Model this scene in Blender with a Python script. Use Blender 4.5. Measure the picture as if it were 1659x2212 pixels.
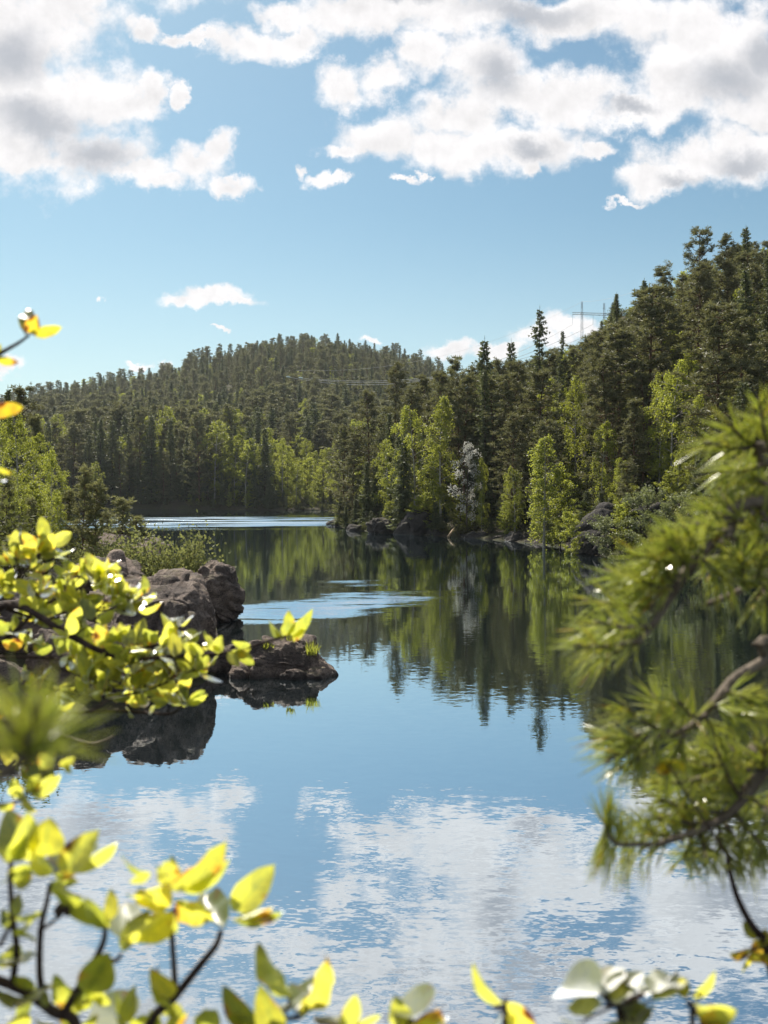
import bpy, math, random
import numpy as np
from mathutils import Vector, Matrix, noise as mnoise

for o in list(bpy.data.objects):
    bpy.data.objects.remove(o)
S = bpy.context.scene
COL = S.collection

# ------------------------------------------------------------------ camera
CAM_H = 4.5
cam_d = bpy.data.cameras.new('camera')
cam_d.lens = 35.0
cam_d.sensor_width = 36.0
cam_d.shift_y = -0.0208
cam_d.clip_start = 0.02
cam_d.clip_end = 6000
cam_d.dof.use_dof = True
cam_d.dof.focus_distance = 45.0
cam_d.dof.aperture_fstop = 6.3
cam = bpy.data.objects.new('camera', cam_d)
COL.objects.link(cam)
cam.location = (0, 0, CAM_H)
cam.rotation_euler = (math.radians(90), 0, 0)
S.camera = cam

FPX = 2150.0            # focal length in the pixels of the 1659 x 2212 sketch
def at(px, py, D):      # sketch pixel + distance ahead -> point in the place
    return np.array([(px - 829.5) / FPX * D, D, CAM_H + (1060.0 - py) / FPX * D])

# ------------------------------------------------------------------ sun, sky, exposure
SUN_AZ, SUN_EL = math.radians(-28), math.radians(50)     # azimuth from +Y, negative to the left
sun_dir = Vector((math.sin(SUN_AZ) * math.cos(SUN_EL), math.cos(SUN_AZ) * math.cos(SUN_EL), math.sin(SUN_EL)))
sun_d = bpy.data.lights.new('sun', 'SUN')
sun_d.energy = 5.0
sun_d.angle = math.radians(0.53)
sun_d.color = (1.0, 0.93, 0.82)
sun = bpy.data.objects.new('sun', sun_d)
COL.objects.link(sun)
sun.rotation_euler = (-sun_dir).to_track_quat('-Z', 'Y').to_euler()
sun.location = (0, 0, 50)

S.view_settings.view_transform = 'Standard'
S.view_settings.look = 'None'
S.view_settings.exposure = 0.60
S.view_settings.gamma = 1.0
S.render.engine = 'CYCLES'
S.cycles.max_bounces = 8
S.cycles.transparent_max_bounces = 8
S.cycles.caustics_reflective = False
S.cycles.caustics_refractive = False
S.cycles.sample_clamp_indirect = 4.0
S.cycles.use_denoising = True
S.cycles.denoiser = 'OPENIMAGEDENOISE'
S.cycles.denoising_prefilter = 'ACCURATE'

class NT:
    """small helper for node trees"""
    def __init__(s, tree):
        s.t = tree; s.n = tree.nodes; s.l = tree.links
    def new(s, kind, **kw):
        nd = s.n.new(kind)
        for k, v in kw.items():
            setattr(nd, k, v)
        return nd
    def put(s, sock, v):
        if v is None: return
        if hasattr(v, 'is_linked') or isinstance(v, bpy.types.NodeSocket):
            s.l.new(v, sock)
        else:
            sock.default_value = v
    def math(s, op, a, b=None, c=None, clamp=False):
        nd = s.new('ShaderNodeMath', operation=op, use_clamp=clamp)
        for i, v in enumerate((a, b, c)): s.put(nd.inputs[i], v)
        return nd.outputs[0]
    def vec(s, op, a, b=None, c=None, out=0):
        nd = s.new('ShaderNodeVectorMath', operation=op)
        for i, v in enumerate((a, b, c)):
            if v is not None: s.put(nd.inputs[i], v)
        return nd.outputs[out]
    def scale(s, a, f):
        nd = s.new('ShaderNodeVectorMath', operation='SCALE')
        s.put(nd.inputs[0], a); s.put(nd.inputs[3], f)
        return nd.outputs[0]
    def noise(s, v, scale, detail=2, rough=0.5, out=0, dim='3D', dist=0.0):
        nd = s.new('ShaderNodeTexNoise', noise_dimensions=dim)
        if v is not None: s.put(nd.inputs['Vector'], v)
        s.put(nd.inputs['Scale'], scale); s.put(nd.inputs['Detail'], detail); s.put(nd.inputs['Roughness'], rough)
        s.put(nd.inputs['Distortion'], dist)
        return nd.outputs[out]
    def ramp(s, v, lo, hi, a=0.0, b=1.0, kind='SMOOTHSTEP'):
        nd = s.new('ShaderNodeMapRange', interpolation_type=kind)
        s.put(nd.inputs[0], v); s.put(nd.inputs[1], lo); s.put(nd.inputs[2], hi); s.put(nd.inputs[3], a); s.put(nd.inputs[4], b)
        return nd.outputs[0]
    def mix(s, f, a, b, mode='MIX'):
        nd = s.new('ShaderNodeMix', data_type='RGBA', blend_type=mode)
        s.put(nd.inputs[0], f); s.put(nd.inputs[6], a); s.put(nd.inputs[7], b)
        return nd.outputs[2]
    def sep(s, v):
        nd = s.new('ShaderNodeSeparateXYZ'); s.put(nd.inputs[0], v)
        return nd.outputs
    def comb(s, x, y, z):
        nd = s.new('ShaderNodeCombineXYZ')
        s.put(nd.inputs[0], x); s.put(nd.inputs[1], y); s.put(nd.inputs[2], z)
        return nd.outputs[0]

W = bpy.data.worlds.new('World')
S.world = W
W.use_nodes = True
W.node_tree.nodes.clear()
w = NT(W.node_tree)
sky = w.new('ShaderNodeTexSky', sky_type='NISHITA')
sky.sun_disc = False
sky.sun_elevation = SUN_EL
sky.sun_rotation = SUN_AZ
sky.air_density = 1.0; sky.dust_density = 1.1; sky.ozone_density = 1.3
tc = w.new('ShaderNodeTexCoord')
dx, dy, dz = w.sep(tc.outputs['Generated'])[:3]
yy = w.math('MAXIMUM', dy, 0.2)
U = w.math('DIVIDE', dx, yy)
V = w.math('DIVIDE', dz, yy)
uv = w.comb(U, V, 0.0)
# cloud banks: centre x, y and half widths, sketch pixels
CLOUDS = [
 (275,362,80,36),(350,385,80,28),(1000,245,120,50),
 (40,70,210,130),(165,5,75,42),(30,215,190,150),(190,190,120,85),(300,198,75,40),(345,175,32,40),(45,325,130,40),
 (215,325,130,70),(320,355,80,42),(425,350,75,48),(480,315,38,40),(505,395,50,20),(395,190,18,28),
 (320,62,46,26),(390,72,36,20),(445,75,48,18),(545,85,80,42),(640,85,80,32),(620,22,75,35),(780,40,190,52),(1010,30,220,62),(1250,30,230,48),
 (1500,50,190,90),(735,170,62,44),(830,165,90,46),(900,120,60,50),(1055,125,95,75),(1120,200,150,55),
 (840,295,140,58),(740,318,50,22),(990,310,180,60),(1140,300,130,55),(1280,318,40,18),(1160,352,22,24),(1260,205,140,60),(1385,235,100,42),
 (1440,170,130,80),(1570,140,150,130),(1600,230,110,60),(1540,355,140,50),(1610,320,120,90),(1410,385,70,34),(1650,250,80,60),(1345,425,36,9),
 (692,400,32,22),(735,396,18,16),(655,375,13,22),(880,392,36,10),(915,380,14,14),
 (395,656,38,16),(450,645,68,23),(500,660,34,15),(448,660,88,16),
 (1215,705,75,34),(1150,735,60,28),(1260,710,50,30),(985,765,85,24),(1060,765,60,20),(0,785,38,16),(353,787,13,10),(300,789,24,7),(238,665,11,5),(466,729,24,5),(800,748,22,9),
 (200,-130,330,110),(980,-110,420,70),(1400,-190,420,120),(560,-230,300,80)]
GREYS = [(20,130,80,75),(85,270,130,48),(205,320,85,45),(1075,155,70,58),(1130,25,150,32),(1565,160,110,55),(1645,110,60,60),(1610,365,70,38),
 (1460,395,50,22),(880,10,60,20),(1150,305,60,26),(1360,235,50,20),(1250,-60,300,40),(150,-120,180,60),(900,-140,150,50),(1640,-160,160,60)]
warp = w.noise(uv, 8.0, 8, 0.66, out=1)
warp2 = w.noise(uv, 34.0, 5, 0.6, out=1)
uvw = w.vec('ADD', uv, w.scale(w.vec('SUBTRACT', warp, (0.5, 0.5, 0.5)), 0.085))
uvw = w.vec('ADD', uvw, w.scale(w.vec('SUBTRACT', warp2, (0.5, 0.5, 0.5)), 0.022))
def blobs(coord, lst, soft):
    cur = None
    for cx, cy, rx, ry in lst:
        sx, sy = FPX / rx, FPX / ry
        ox, oy = -(cx - 829.5) / rx, -(1060.0 - cy) / ry
        q = w.vec('MULTIPLY_ADD', coord, (sx, sy, 0), (ox, oy, 0))
        l = w.vec('LENGTH', q, out=1)
        if cur is None: cur = l
        else: cur = w.math('SMOOTH_MIN', cur, l, soft) if soft else w.math('MINIMUM', cur, l)
    return cur
field = blobs(uvw, CLOUDS, 0.08)
f1 = w.noise(uv, 13.0, 10, 0.62)
f1o = w.noise(w.vec('ADD', uv, (-0.004, 0.012, 0)), 13.0, 8, 0.62)
dens = w.math('ADD', w.math('SUBTRACT', 1.19, field), w.math('MULTIPLY', w.math('SUBTRACT', f1, 0.5), 2.9))
alpha = w.ramp(dens, -0.14, 0.66)
over = w.math('MULTIPLY', w.ramp(w.noise(uv, 2.2, 5, 0.6), 0.45, 0.6), w.ramp(V, 0.62, 0.85))
alpha = w.math('MAXIMUM', alpha, over)
gfield = blobs(uvw, GREYS, 0.0)
grey = w.math('MULTIPLY', w.ramp(gfield, 1.45, 0.05), w.ramp(field, 1.05, 0.6))
puff = w.math('MULTIPLY', w.math('SUBTRACT', f1o, f1), 0.9)
soft = w.noise(uv, 7.0, 6, 0.6)
lum = w.math('ADD', w.ramp(dens, 0.1, 1.3, 1.03, 0.94), w.math('MULTIPLY', puff, -0.9))
lum = w.math('SUBTRACT', lum, w.math('MULTIPLY', w.ramp(soft, 0.50, 0.72, 0, 0.12), w.ramp(dens, 0.25, 0.8)))
cloud_lit = w.mix(1.0, (0.985, 0.965, 0.97, 1), w.comb(lum, lum, lum), 'MULTIPLY')
cloud = w.mix(w.math('MULTIPLY', grey, 0.85), cloud_lit, (0.44, 0.47, 0.53, 1))
bg_sky = w.new('ShaderNodeBackground'); bg_sky.inputs[1].default_value = 0.066
tint = w.mix(1.0, sky.outputs[0], (0.79, 1.03, 1.01, 1), 'MULTIPLY')
tint = w.mix(w.ramp(V, 0.30, 0.0, 0, 0.38), tint, (9.2, 10.6, 11.2, 1))
w.put(bg_sky.inputs[0], tint)
bg_cl = w.new('ShaderNodeBackground'); bg_cl.inputs[1].default_value = 0.67
w.put(bg_cl.inputs[0], cloud)
ms = w.new('ShaderNodeMixShader')
w.put(ms.inputs[0], alpha); w.l.new(bg_sky.outputs[0], ms.inputs[1]); w.l.new(bg_cl.outputs[0], ms.inputs[2])
wo = w.new('ShaderNodeOutputWorld'); w.l.new(ms.outputs[0], wo.inputs[0])

# ------------------------------------------------------------------ helpers
def tag(o, label=None, cat=None, group=None, kind=None):
    if label: o['label'] = label
    if cat: o['category'] = cat
    if group: o['group'] = group
    if kind: o['kind'] = kind
    return o

class Acc:
    """collects quads and triangles with one uv each corner, links them as ONE mesh"""
    def __init__(s):
        s.v = []; s.f = []; s.uv = []; s.mi = []; s.n = 0
    def add(s, v, f, uv=None, mi=0):
        v = np.asarray(v, float).reshape(-1, 3); f = np.asarray(f, int)
        s.v.append(v); s.f.append(f + s.n); s.n += len(v)
        s.uv.append(np.zeros((len(v), 2)) if uv is None else np.asarray(uv, float)); s.mi.append(np.full(len(f), mi))
    def mesh(s, name, mats, smooth=True):
        me = bpy.data.meshes.new(name)
        V = np.concatenate(s.v); UV = np.concatenate(s.uv)
        me.vertices.add(len(V)); me.vertices.foreach_set('co', V.ravel())
        loops = np.concatenate([f.ravel() for f in s.f]); sizes = np.concatenate([np.full(len(f), f.shape[1]) for f in s.f])
        me.loops.add(len(loops)); me.loops.foreach_set('vertex_index', loops)
        me.polygons.add(len(sizes))
        starts = np.concatenate([[0], np.cumsum(sizes)[:-1]])
        me.polygons.foreach_set('loop_start', starts); me.polygons.foreach_set('loop_total', sizes)
        me.polygons.foreach_set('material_index', np.concatenate(s.mi))
        me.polygons.foreach_set('use_smooth', np.full(len(sizes), smooth))
        ul = me.uv_layers.new(name='UVMap'); ul.data.foreach_set('uv', UV[loops].ravel())
        for m in (mats if isinstance(mats, (list, tuple)) else [mats]): me.materials.append(m)
        me.update(); me.validate()
        return me
    def build(s, name, mats, parent=None, smooth=True):
        o = bpy.data.objects.new(name, s.mesh(name, mats, smooth)); COL.objects.link(o)
        if parent: o.parent = parent
        return o

def unit(v):
    v = np.asarray(v, float); return v / np.maximum(np.linalg.norm(v, axis=-1, keepdims=True), 1e-9)

def tube(acc, pts, rad, sides=6, mi=0):
    pts = np.asarray(pts, float); n = len(pts)
    rad = np.full(n, rad) if np.isscalar(rad) else np.asarray(rad, float)
    t = unit(np.gradient(pts, axis=0))
    ref = np.array([0, 0, 1.0]) if abs(t[0, 2]) < 0.8 else np.array([1.0, 0, 0])
    a = unit(np.cross(t, ref)); b = np.cross(t, a)
    th = np.linspace(0, 2 * np.pi, sides, endpoint=False)
    ring = pts[:, None] + rad[:, None, None] * (np.cos(th)[None, :, None] * a[:, None] + np.sin(th)[None, :, None] * b[:, None])
    i, j = np.meshgrid(np.arange(n - 1), np.arange(sides), indexing='ij'); j2 = (j + 1) % sides
    f = np.stack([i * sides + j, i * sides + j2, (i + 1) * sides + j2, (i + 1) * sides + j], -1).reshape(-1, 4)
    acc.add(ring.reshape(-1, 3), f, mi=mi)
    for k in (0, n - 1):          # caps
        c = np.concatenate([ring[k], pts[k][None]])
        jj = np.arange(sides)
        acc.add(c, np.stack([jj, (jj + 1) % sides, np.full(sides, sides)], -1), mi=mi)

def curve(ctrl, n=24):
    """Catmull-Rom through control points"""
    p = np.asarray(ctrl, float); p = np.vstack([2 * p[0] - p[1], p, 2 * p[-1] - p[-2]])
    m = len(p) - 3; out = []
    for u in np.linspace(0, m - 1e-6, n):
        k = int(u); t = u - k; a, b, c, d = p[k:k + 4]
        out.append(0.5 * (2 * b + (c - a) * t + (2 * a - 5 * b + 4 * c - d) * t * t + (3 * b - a - 3 * c + d) * t ** 3))
    return np.array(out)

def blades(acc, P, D, L, Wd, rng, flat=0.0, mi=0):
    """diamond leaf blades: base P, direction D, length L, half width Wd"""
    n = len(P); D = unit(D)
    r = rng.normal(size=(n, 3)); r[:, 2] = r[:, 2] * (1 - flat) + flat * 3
    s = unit(np.cross(D, r)); L = np.broadcast_to(L, n)[:, None]; Wd = np.broadcast_to(Wd, n)[:, None]
    v = np.stack([P, P + D * L * 0.45 + s * Wd, P + D * L, P + D * L * 0.45 - s * Wd], 1).reshape(-1, 3)
    acc.add(v, np.arange(4 * n).reshape(-1, 4), np.tile([[0, 0], [1, .45], [.5, 1], [0, .45]], (n, 1)), mi=mi)

# ------------------------------------------------------------------ materials
MAT = {}
def material(name):
    m = bpy.data.materials.new(name); m.use_nodes = True; m.node_tree.nodes.clear(); MAT[name] = m
    t = NT(m.node_tree); t.out = t.new('ShaderNodeOutputMaterial'); return m, t
def principled(t, color, rough=0.6, spec=0.5, normal=None):
    p = t.new('ShaderNodeBsdfPrincipled')
    t.put(p.inputs['Base Color'], color); t.put(p.inputs['Roughness'], rough); t.put(p.inputs['Specular IOR Level'], spec)
    if normal is not None: t.put(p.inputs['Normal'], normal)
    return p.outputs[0]
def bump(t, h, strength=0.5, dist=0.1):
    b = t.new('ShaderNodeBump'); t.put(b.inputs['Strength'], strength); t.put(b.inputs['Distance'], dist); t.put(b.inputs['Height'], h)
    return b.outputs[0]
def pos(t): return t.new('ShaderNodeNewGeometry').outputs['Position']
def opos(t): return t.new('ShaderNodeTexCoord').outputs['Object']

def foliage_mat(name, cols, trans_col, trans=0.35, rough=0.5, spec=0.3):
    m, t = material(name)
    rnd = t.new('ShaderNodeObjectInfo').outputs['Random']
    isl = t.new('ShaderNodeNewGeometry').outputs['Random Per Island']
    c = t.mix(rnd, cols[0], cols[1])
    c = t.mix(t.math('MULTIPLY', isl, 0.8), c, cols[2])
    tr = t.mix(rnd, trans_col, tuple(0.75 * x for x in trans_col[:3]) + (1,))
    b1 = principled(t, c, rough, spec)
    b2 = t.new('ShaderNodeBsdfTranslucent'); t.put(b2.inputs[0], tr)
    mx = t.new('ShaderNodeMixShader'); mx.inputs[0].default_value = trans
    t.l.new(b1, mx.inputs[1]); t.l.new(b2.outputs[0], mx.inputs[2]); t.l.new(mx.outputs[0], t.out.inputs[0])
    return m
foliage_mat('spruce_needles', [(.048, .076, .044, 1), (.108, .130, .064, 1), (.16, .170, .086, 1)], (.25, .28, .085, 1), 0.28, 0.55, .25)
foliage_mat('pine_needles', [(.068, .090, .048, 1), (.150, .152, .076, 1), (.19, .185, .098, 1)], (.32, .315, .105, 1), 0.28, 0.5, .3)
foliage_mat('birch_leaves', [(.11, .15, .032, 1), (.15, .17, .036, 1), (.20, .21, .05, 1)], (.54, .58, .075, 1), 0.50, 0.45, .4)
foliage_mat('willow_leaves', [(.13, .16, .075, 1), (.17, .19, .09, 1), (.24, .25, .14, 1)], (.32, .36, .12, 1), 0.4, 0.45, .4)
foliage_mat('blossom', [(.50, .49, .44, 1), (.54, .52, .47, 1), (.70, .68, .62, 1)], (.62, .62, .54, 1), 0.4, 0.6, .2)
foliage_mat('shrub_leaves', [(.060, .075, .025, 1), (.080, .085, .030, 1), (.11, .10, .04, 1)], (.18, .20, .05, 1), 0.35, 0.7, .1)

def bark_mat(name, a, b, scale):
    m, t = material(name)
    p = opos(t); st = t.vec('MULTIPLY', p, (1, 1, .25))
    n = t.noise(st, scale, 5, .65)
    t.l.new(principled(t, t.mix(t.ramp(n, .35, .65), a, b), .85, .2, bump(t, n, .6, .02)), t.out.inputs[0])
    return m
bark_mat('spruce_bark', (.055, .042, .034, 1), (.12, .095, .075, 1), 6)
bark_mat('pine_bark', (.075, .048, .034, 1), (.19, .11, .065, 1), 6)
bark_mat('twig_bark', (.035, .022, .020, 1), (.085, .060, .050, 1), 60)
bark_mat('pine_twig_bark', (.11, .085, .065, 1), (.22, .18, .14, 1), 60)
def _birch():
    m, t = material('birch_bark')
    p = opos(t); n = t.noise(t.vec('MULTIPLY', p, (3, 3, 14)), 1.0, 4, .6)
    t.l.new(principled(t, t.mix(t.ramp(n, .56, .66), (.36, .34, .30, 1), (.05, .045, .04, 1)), .7, .3), t.out.inputs[0])
_birch()

def rock_mat(name, light, dark, moss_amt=0.75):
    m, t = material(name)
    p = pos(t)
    geo = t.new('ShaderNodeNewGeometry')
    n1 = t.noise(p, .9, 8, .68); n2 = t.noise(p, 5.0, 8, .7); n3 = t.noise(p, 28.0, 4, .7)
    c = t.mix(t.ramp(n1, .35, .65), light, dark)
    c = t.mix(t.ramp(n2, .52, .68, 0, .6), c, tuple(min(1, 1.15 * q) for q in light[:3]) + (1,))            # lichen
    c = t.mix(t.ramp(n3, .50, .66, 0, .75), c, (.035, .03, .03, 1))
    up = t.sep(geo.outputs['Normal'])[2]; z = t.sep(p)[2]
    moss = t.math('MULTIPLY', t.ramp(up, .55, .95), t.ramp(t.noise(p, 1.7, 6, .6), .46, .62))
    c = t.mix(t.math('MULTIPLY', moss, moss_amt), c, (.11, .10, .045, 1))
    wet = t.ramp(t.math('ADD', z, t.math('MULTIPLY', n2, .25)), .28, .16)
    c = t.mix(t.math('MULTIPLY', wet, .7), c, (.035, .028, .024, 1))
    seam = t.noise(t.vec('MULTIPLY', p, (1.2, 1.2, 3.2)), 1.6, 5, .6, dist=1.2)
    crack = t.ramp(t.math('ABSOLUTE', t.math('SUBTRACT', seam, .5)), 0, .018, 0, 1)
    c = t.mix(crack, t.mix(.6, c, (.015, .013, .012, 1)), c)
    h = t.math('ADD', t.math('MULTIPLY', n2, .6), t.math('ADD', t.math('MULTIPLY', n3, .12), t.math('MULTIPLY', crack, .06)))
    t.l.new(principled(t, c, t.ramp(wet, 0, 1, .85, .3), .3, bump(t, h, 1.0, .22)), t.out.inputs[0])
    return m
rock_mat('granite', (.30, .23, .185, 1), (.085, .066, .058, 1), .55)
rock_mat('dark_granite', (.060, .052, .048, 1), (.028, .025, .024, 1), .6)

def _ground():
    m, t = material('forest_floor')
    p = pos(t); geo = t.new('ShaderNodeNewGeometry')
    n = t.noise(p, .35, 8, .65); n2 = t.noise(p, 2.5, 6, .65)
    c = t.mix(t.ramp(n, .4, .6), (.040, .031, .021, 1), (.042, .044, .018, 1))
    c = t.mix(t.ramp(n2, .52, .7, 0, .8), c, (.065, .055, .030, 1))
    up = t.sep(geo.outputs['Normal'])[2]
    steep = t.math('ADD', up, t.math('MULTIPLY', t.math('SUBTRACT', n, .5), .5))
    c = t.mix(t.ramp(steep, .86, .66), c, t.mix(n2, (.05, .044, .040, 1), (.12, .105, .095, 1)))
    t.l.new(principled(t, c, .9, .2, bump(t, n2, .8, .3)), t.out.inputs[0])
_ground()

def _water():
    m, t = material('lake_water')
    p = pos(t); x, y, z = t.sep(p)[:3]
    big = t.noise(p, .22, 3, .55); mid = t.noise(t.vec('MULTIPLY', p, (.05, .16, 1)), 1.0, 5, .6)
    wp = t.vec('ADD', p, t.scale(t.vec('SUBTRACT', t.noise(t.vec('MULTIPLY', p, (.10, .25, 1)), 1.0, 4, .6, out=1), (.5, .5, .5)), 9.0))
    wp2 = t.vec('ADD', p, t.scale(t.vec('SUBTRACT', t.noise(t.vec('MULTIPLY', p, (.03, .06, 1)), 1.0, 4, .6, out=1), (.5, .5, .5)), 30.0))
    def ell(q, cx, cy, rx, ry, lo=1.25, hi=.25):
        return t.ramp(t.vec('LENGTH', t.vec('MULTIPLY_ADD', q, (1 / rx, 1 / ry, 0), (-cx / rx, -cy / ry, 0)), out=1), lo, hi)
    fine = t.noise(t.vec('MULTIPLY', p, (.30, 1.1, 1)), 1.0, 7, .7)
    wx, wy, _ = t.sep(wp)[:3]; wq = t.comb(wx, t.math('SUBTRACT', wy, t.math('MULTIPLY', wx, .62)), 0)
    p1 = t.math('MAXIMUM', ell(wq, -2.4, 40.8, 5.2, 4.3), t.math('MULTIPLY', ell(wq, -1.2, 49.5, 2.6, 1.5), .4))
    p1 = t.math('MULTIPLY', p1, t.ramp(fine, .30, .66)); p2 = t.math('MULTIPLY', ell(wp2, -24, 148, 26, 34), t.ramp(mid, .38, .58))
    p1 = t.math('POWER', p1, 1.15); patch = t.math('MAXIMUM', p1, t.math('MULTIPLY', p2, 1.5))
    near = t.math('MULTIPLY', t.ramp(y, 17, 9.5), t.ramp(big, .36, .62, .35, 1.0))
    gust = t.math('MULTIPLY', t.ramp(y, 18, 24), t.ramp(y, 45, 28))
    gust = t.math('MULTIPLY', gust, t.ramp(x, -2, 4))
    amp = t.math('ADD', .010, t.math('MULTIPLY', near, .031))
    amp = t.math('ADD', amp, t.math('MULTIPLY', gust, .016))
    def slope(sx, sy, rot, detail):
        mp = t.new('ShaderNodeMapping'); mp.inputs['Rotation'].default_value = (0, 0, rot); mp.inputs['Scale'].default_value = (sx, sy, 1)
        t.put(mp.inputs['Vector'], p)
        return t.vec('SUBTRACT', t.noise(mp.outputs[0], 1.0, detail, .55, out=1), (.5, .5, .5))
    s1 = slope(2.9, 8.2, .10, 3); s2 = slope(10, 22, -.25, 2)
    sl = t.vec('ADD', s1, t.scale(s2, .75))
    sl = t.scale(sl, t.math('MULTIPLY', amp, 2.0))
    nx, ny, _ = t.sep(sl)[:3]
    s3 = t.sep(slope(9, 13, .2, 3))
    ny = t.math('SUBTRACT', ny, t.math('MULTIPLY', patch, t.math('ADD', .10, t.math('MULTIPLY', t.math('ABSOLUTE', s3[1]), 1.3))))
    nx = t.math('ADD', nx, t.math('MULTIPLY', patch, t.math('MULTIPLY', s3[0], .5)))
    nrm = t.vec('NORMALIZE', t.comb(t.math('MULTIPLY', nx, .55), ny, 1.0))
    lw = t.new('ShaderNodeLayerWeight'); lw.inputs[0].default_value = .5; t.put(lw.inputs['Normal'], nrm)
    g = t.new('ShaderNodeBsdfGlossy'); t.put(g.inputs['Color'], (.87, .945, .99, 1)); t.put(g.inputs['Normal'], nrm)
    t.put(g.inputs['Roughness'], t.math('ADD', .012, t.math('MULTIPLY', patch, .10)))
    d = t.new('ShaderNodeBsdfDiffuse'); d.inputs[0].default_value = (.012, .020, .022, 1)
    mx = t.new('ShaderNodeMixShader'); t.put(mx.inputs[0], t.math('ADD', .44, t.math('MULTIPLY', lw.outputs['Facing'], .49)))
    t.l.new(d.outputs[0], mx.inputs[1]); t.l.new(g.outputs[0], mx.inputs[2]); t.l.new(mx.outputs[0], t.out.inputs[0])
_water()

def leaf_mat(name, face, glow, spots, gloss=.34, sheen=1.0):
    m, t = material(name)
    uvn = t.new('ShaderNodeTexCoord').outputs['UV']; u, v, _ = t.sep(uvn)[:3]
    geo = t.new('ShaderNodeNewGeometry'); isl = geo.outputs['Random Per Island']
    p = opos(t)
    across = t.math('ABSOLUTE', t.math('SUBTRACT', u, .5))
    vein = t.ramp(across, .0, .06, 1, 0)
    side = t.math('FRACT', t.math('ADD', t.math('MULTIPLY', v, 7.0), t.math('MULTIPLY', across, -3.5)))
    sidev = t.math('MULTIPLY', t.ramp(t.math('ABSOLUTE', t.math('SUBTRACT', side, .5)), .04, .14, 1, 0), .5)
    vein = t.math('MAXIMUM', vein, sidev)
    n = t.noise(p, 45, 4, .6)
    age = t.ramp(isl, .55, 1.0)
    col = t.mix(t.math('MULTIPLY', age, .5), face, (face[0] * 1.5, face[1] * .92, face[2] * .7, 1))
    col = t.mix(t.ramp(n, .3, .7, 0, .35), col, (face[0] * .55, face[1] * .7, face[2], 1))
    gl = t.mix(t.math('MULTIPLY', age, .5), glow, (glow[0] * 1.08, glow[1] * .92, glow[2] * .6, 1))
    gl = t.mix(t.math('MULTIPLY', vein, .8), gl, (glow[0] * .55, glow[1] * .7, glow[2], 1))
    dim = t.ramp(t.math('FRACT', t.math('MULTIPLY', isl, 13.7)), 0, 1, .58, 1.10)
    blot = t.ramp(t.noise(p, 70, 5, .65), .30, .62, .70, 1.05)
    gl = t.mix(1.0, gl, t.comb(t.math('MULTIPLY', dim, blot), t.math('ADD', .12, t.math('MULTIPLY', .88, t.math('MULTIPLY', dim, blot))), dim), 'MULTIPLY')
    edge = t.math('ADD', across, t.math('MULTIPLY', v, .18))
    th = t.math('SUBTRACT', .87, t.math('MULTIPLY', t.math('FRACT', t.math('MULTIPLY', isl, 7.31)), spots))
    sp = t.ramp(t.math('ADD', t.noise(p, 38, 3, .55), t.math('MULTIPLY', edge, .25)), th, t.math('ADD', th, .05))
    halo = t.ramp(t.math('ADD', t.noise(p, 38, 3, .55), t.math('MULTIPLY', edge, .25)), t.math('SUBTRACT', th, .10), th)
    gl = t.mix(t.math('MULTIPLY', halo, .8), gl, (.82, .42, .04, 1)); gl = t.mix(sp, gl, (.16, .045, .012, 1))
    col = t.mix(t.math('MULTIPLY', halo, .6), col, (.35, .14, .02, 1)); col = t.mix(sp, col, (.10, .035, .015, 1))
    b1 = principled(t, col, .5, .0, bump(t, t.math('ADD', vein, n), .25, .0012))
    b2 = t.new('ShaderNodeBsdfTranslucent'); t.put(b2.inputs[0], gl)
    mx = t.new('ShaderNodeMixShader'); mx.inputs[0].default_value = .76
    t.l.new(b1, mx.inputs[1]); t.l.new(b2.outputs[0], mx.inputs[2])
    gl0 = t.new('ShaderNodeBsdfGlossy'); gl0.inputs['Roughness'].default_value = gloss; gl0.inputs['Color'].default_value = (1, 1, 1, 1)
    fr = t.new('ShaderNodeFresnel'); fr.inputs[0].default_value = 1.5
    mg = t.new('ShaderNodeMixShader'); t.put(mg.inputs[0], t.math('MULTIPLY', fr.outputs[0], sheen, clamp=True)); t.l.new(mx.outputs[0], mg.inputs[1]); t.l.new(gl0.outputs[0], mg.inputs[2]); t.l.new(mg.outputs[0], t.out.inputs[0])
leaf_mat('shrub_leaf', (.25, .30, .055, 1), (.95, .93, .12, 1), .17)
leaf_mat('bright_leaf', (.26, .31, .055, 1), (.95, .93, .11, 1), .13)
leaf_mat('waxy_leaf', (.26, .30, .09, 1), (.80, .84, .16, 1), .10, .48, 2.2)
leaf_mat('autumn_leaf', (.25, .26, .04, 1), (.86, .76, .05, 1), .24)
def _needle():
    m, t = material('pine_needle_green')
    isl = t.new('ShaderNodeNewGeometry').outputs['Random Per Island']
    c = t.mix(isl, (.33, .39, .12, 1), (.46, .47, .16, 1))
    c = t.mix(t.ramp(isl, .965, .975), c, (.40, .17, .03, 1))
    b1 = principled(t, c, .5, .0)
    b2 = t.new('ShaderNodeBsdfTranslucent'); t.put(b2.inputs[0], t.mix(isl, (.86, .94, .24, 1), (.96, .95, .32, 1)))
    mx = t.new('ShaderNodeMixShader'); mx.inputs[0].default_value = .60
    t.l.new(b1, mx.inputs[1]); t.l.new(b2.outputs[0], mx.inputs[2])
    gl0 = t.new('ShaderNodeBsdfGlossy'); gl0.inputs['Roughness'].default_value = 0.2; gl0.inputs['Color'].default_value = (1, 1, 1, 1)
    fr = t.new('ShaderNodeFresnel'); fr.inputs[0].default_value = 1.5
    mg = t.new('ShaderNodeMixShader'); t.put(mg.inputs[0], t.math('MULTIPLY', fr.outputs[0], .40)); t.l.new(mx.outputs[0], mg.inputs[1]); t.l.new(gl0.outputs[0], mg.inputs[2]); t.l.new(mg.outputs[0], t.out.inputs[0])
_needle()
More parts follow.
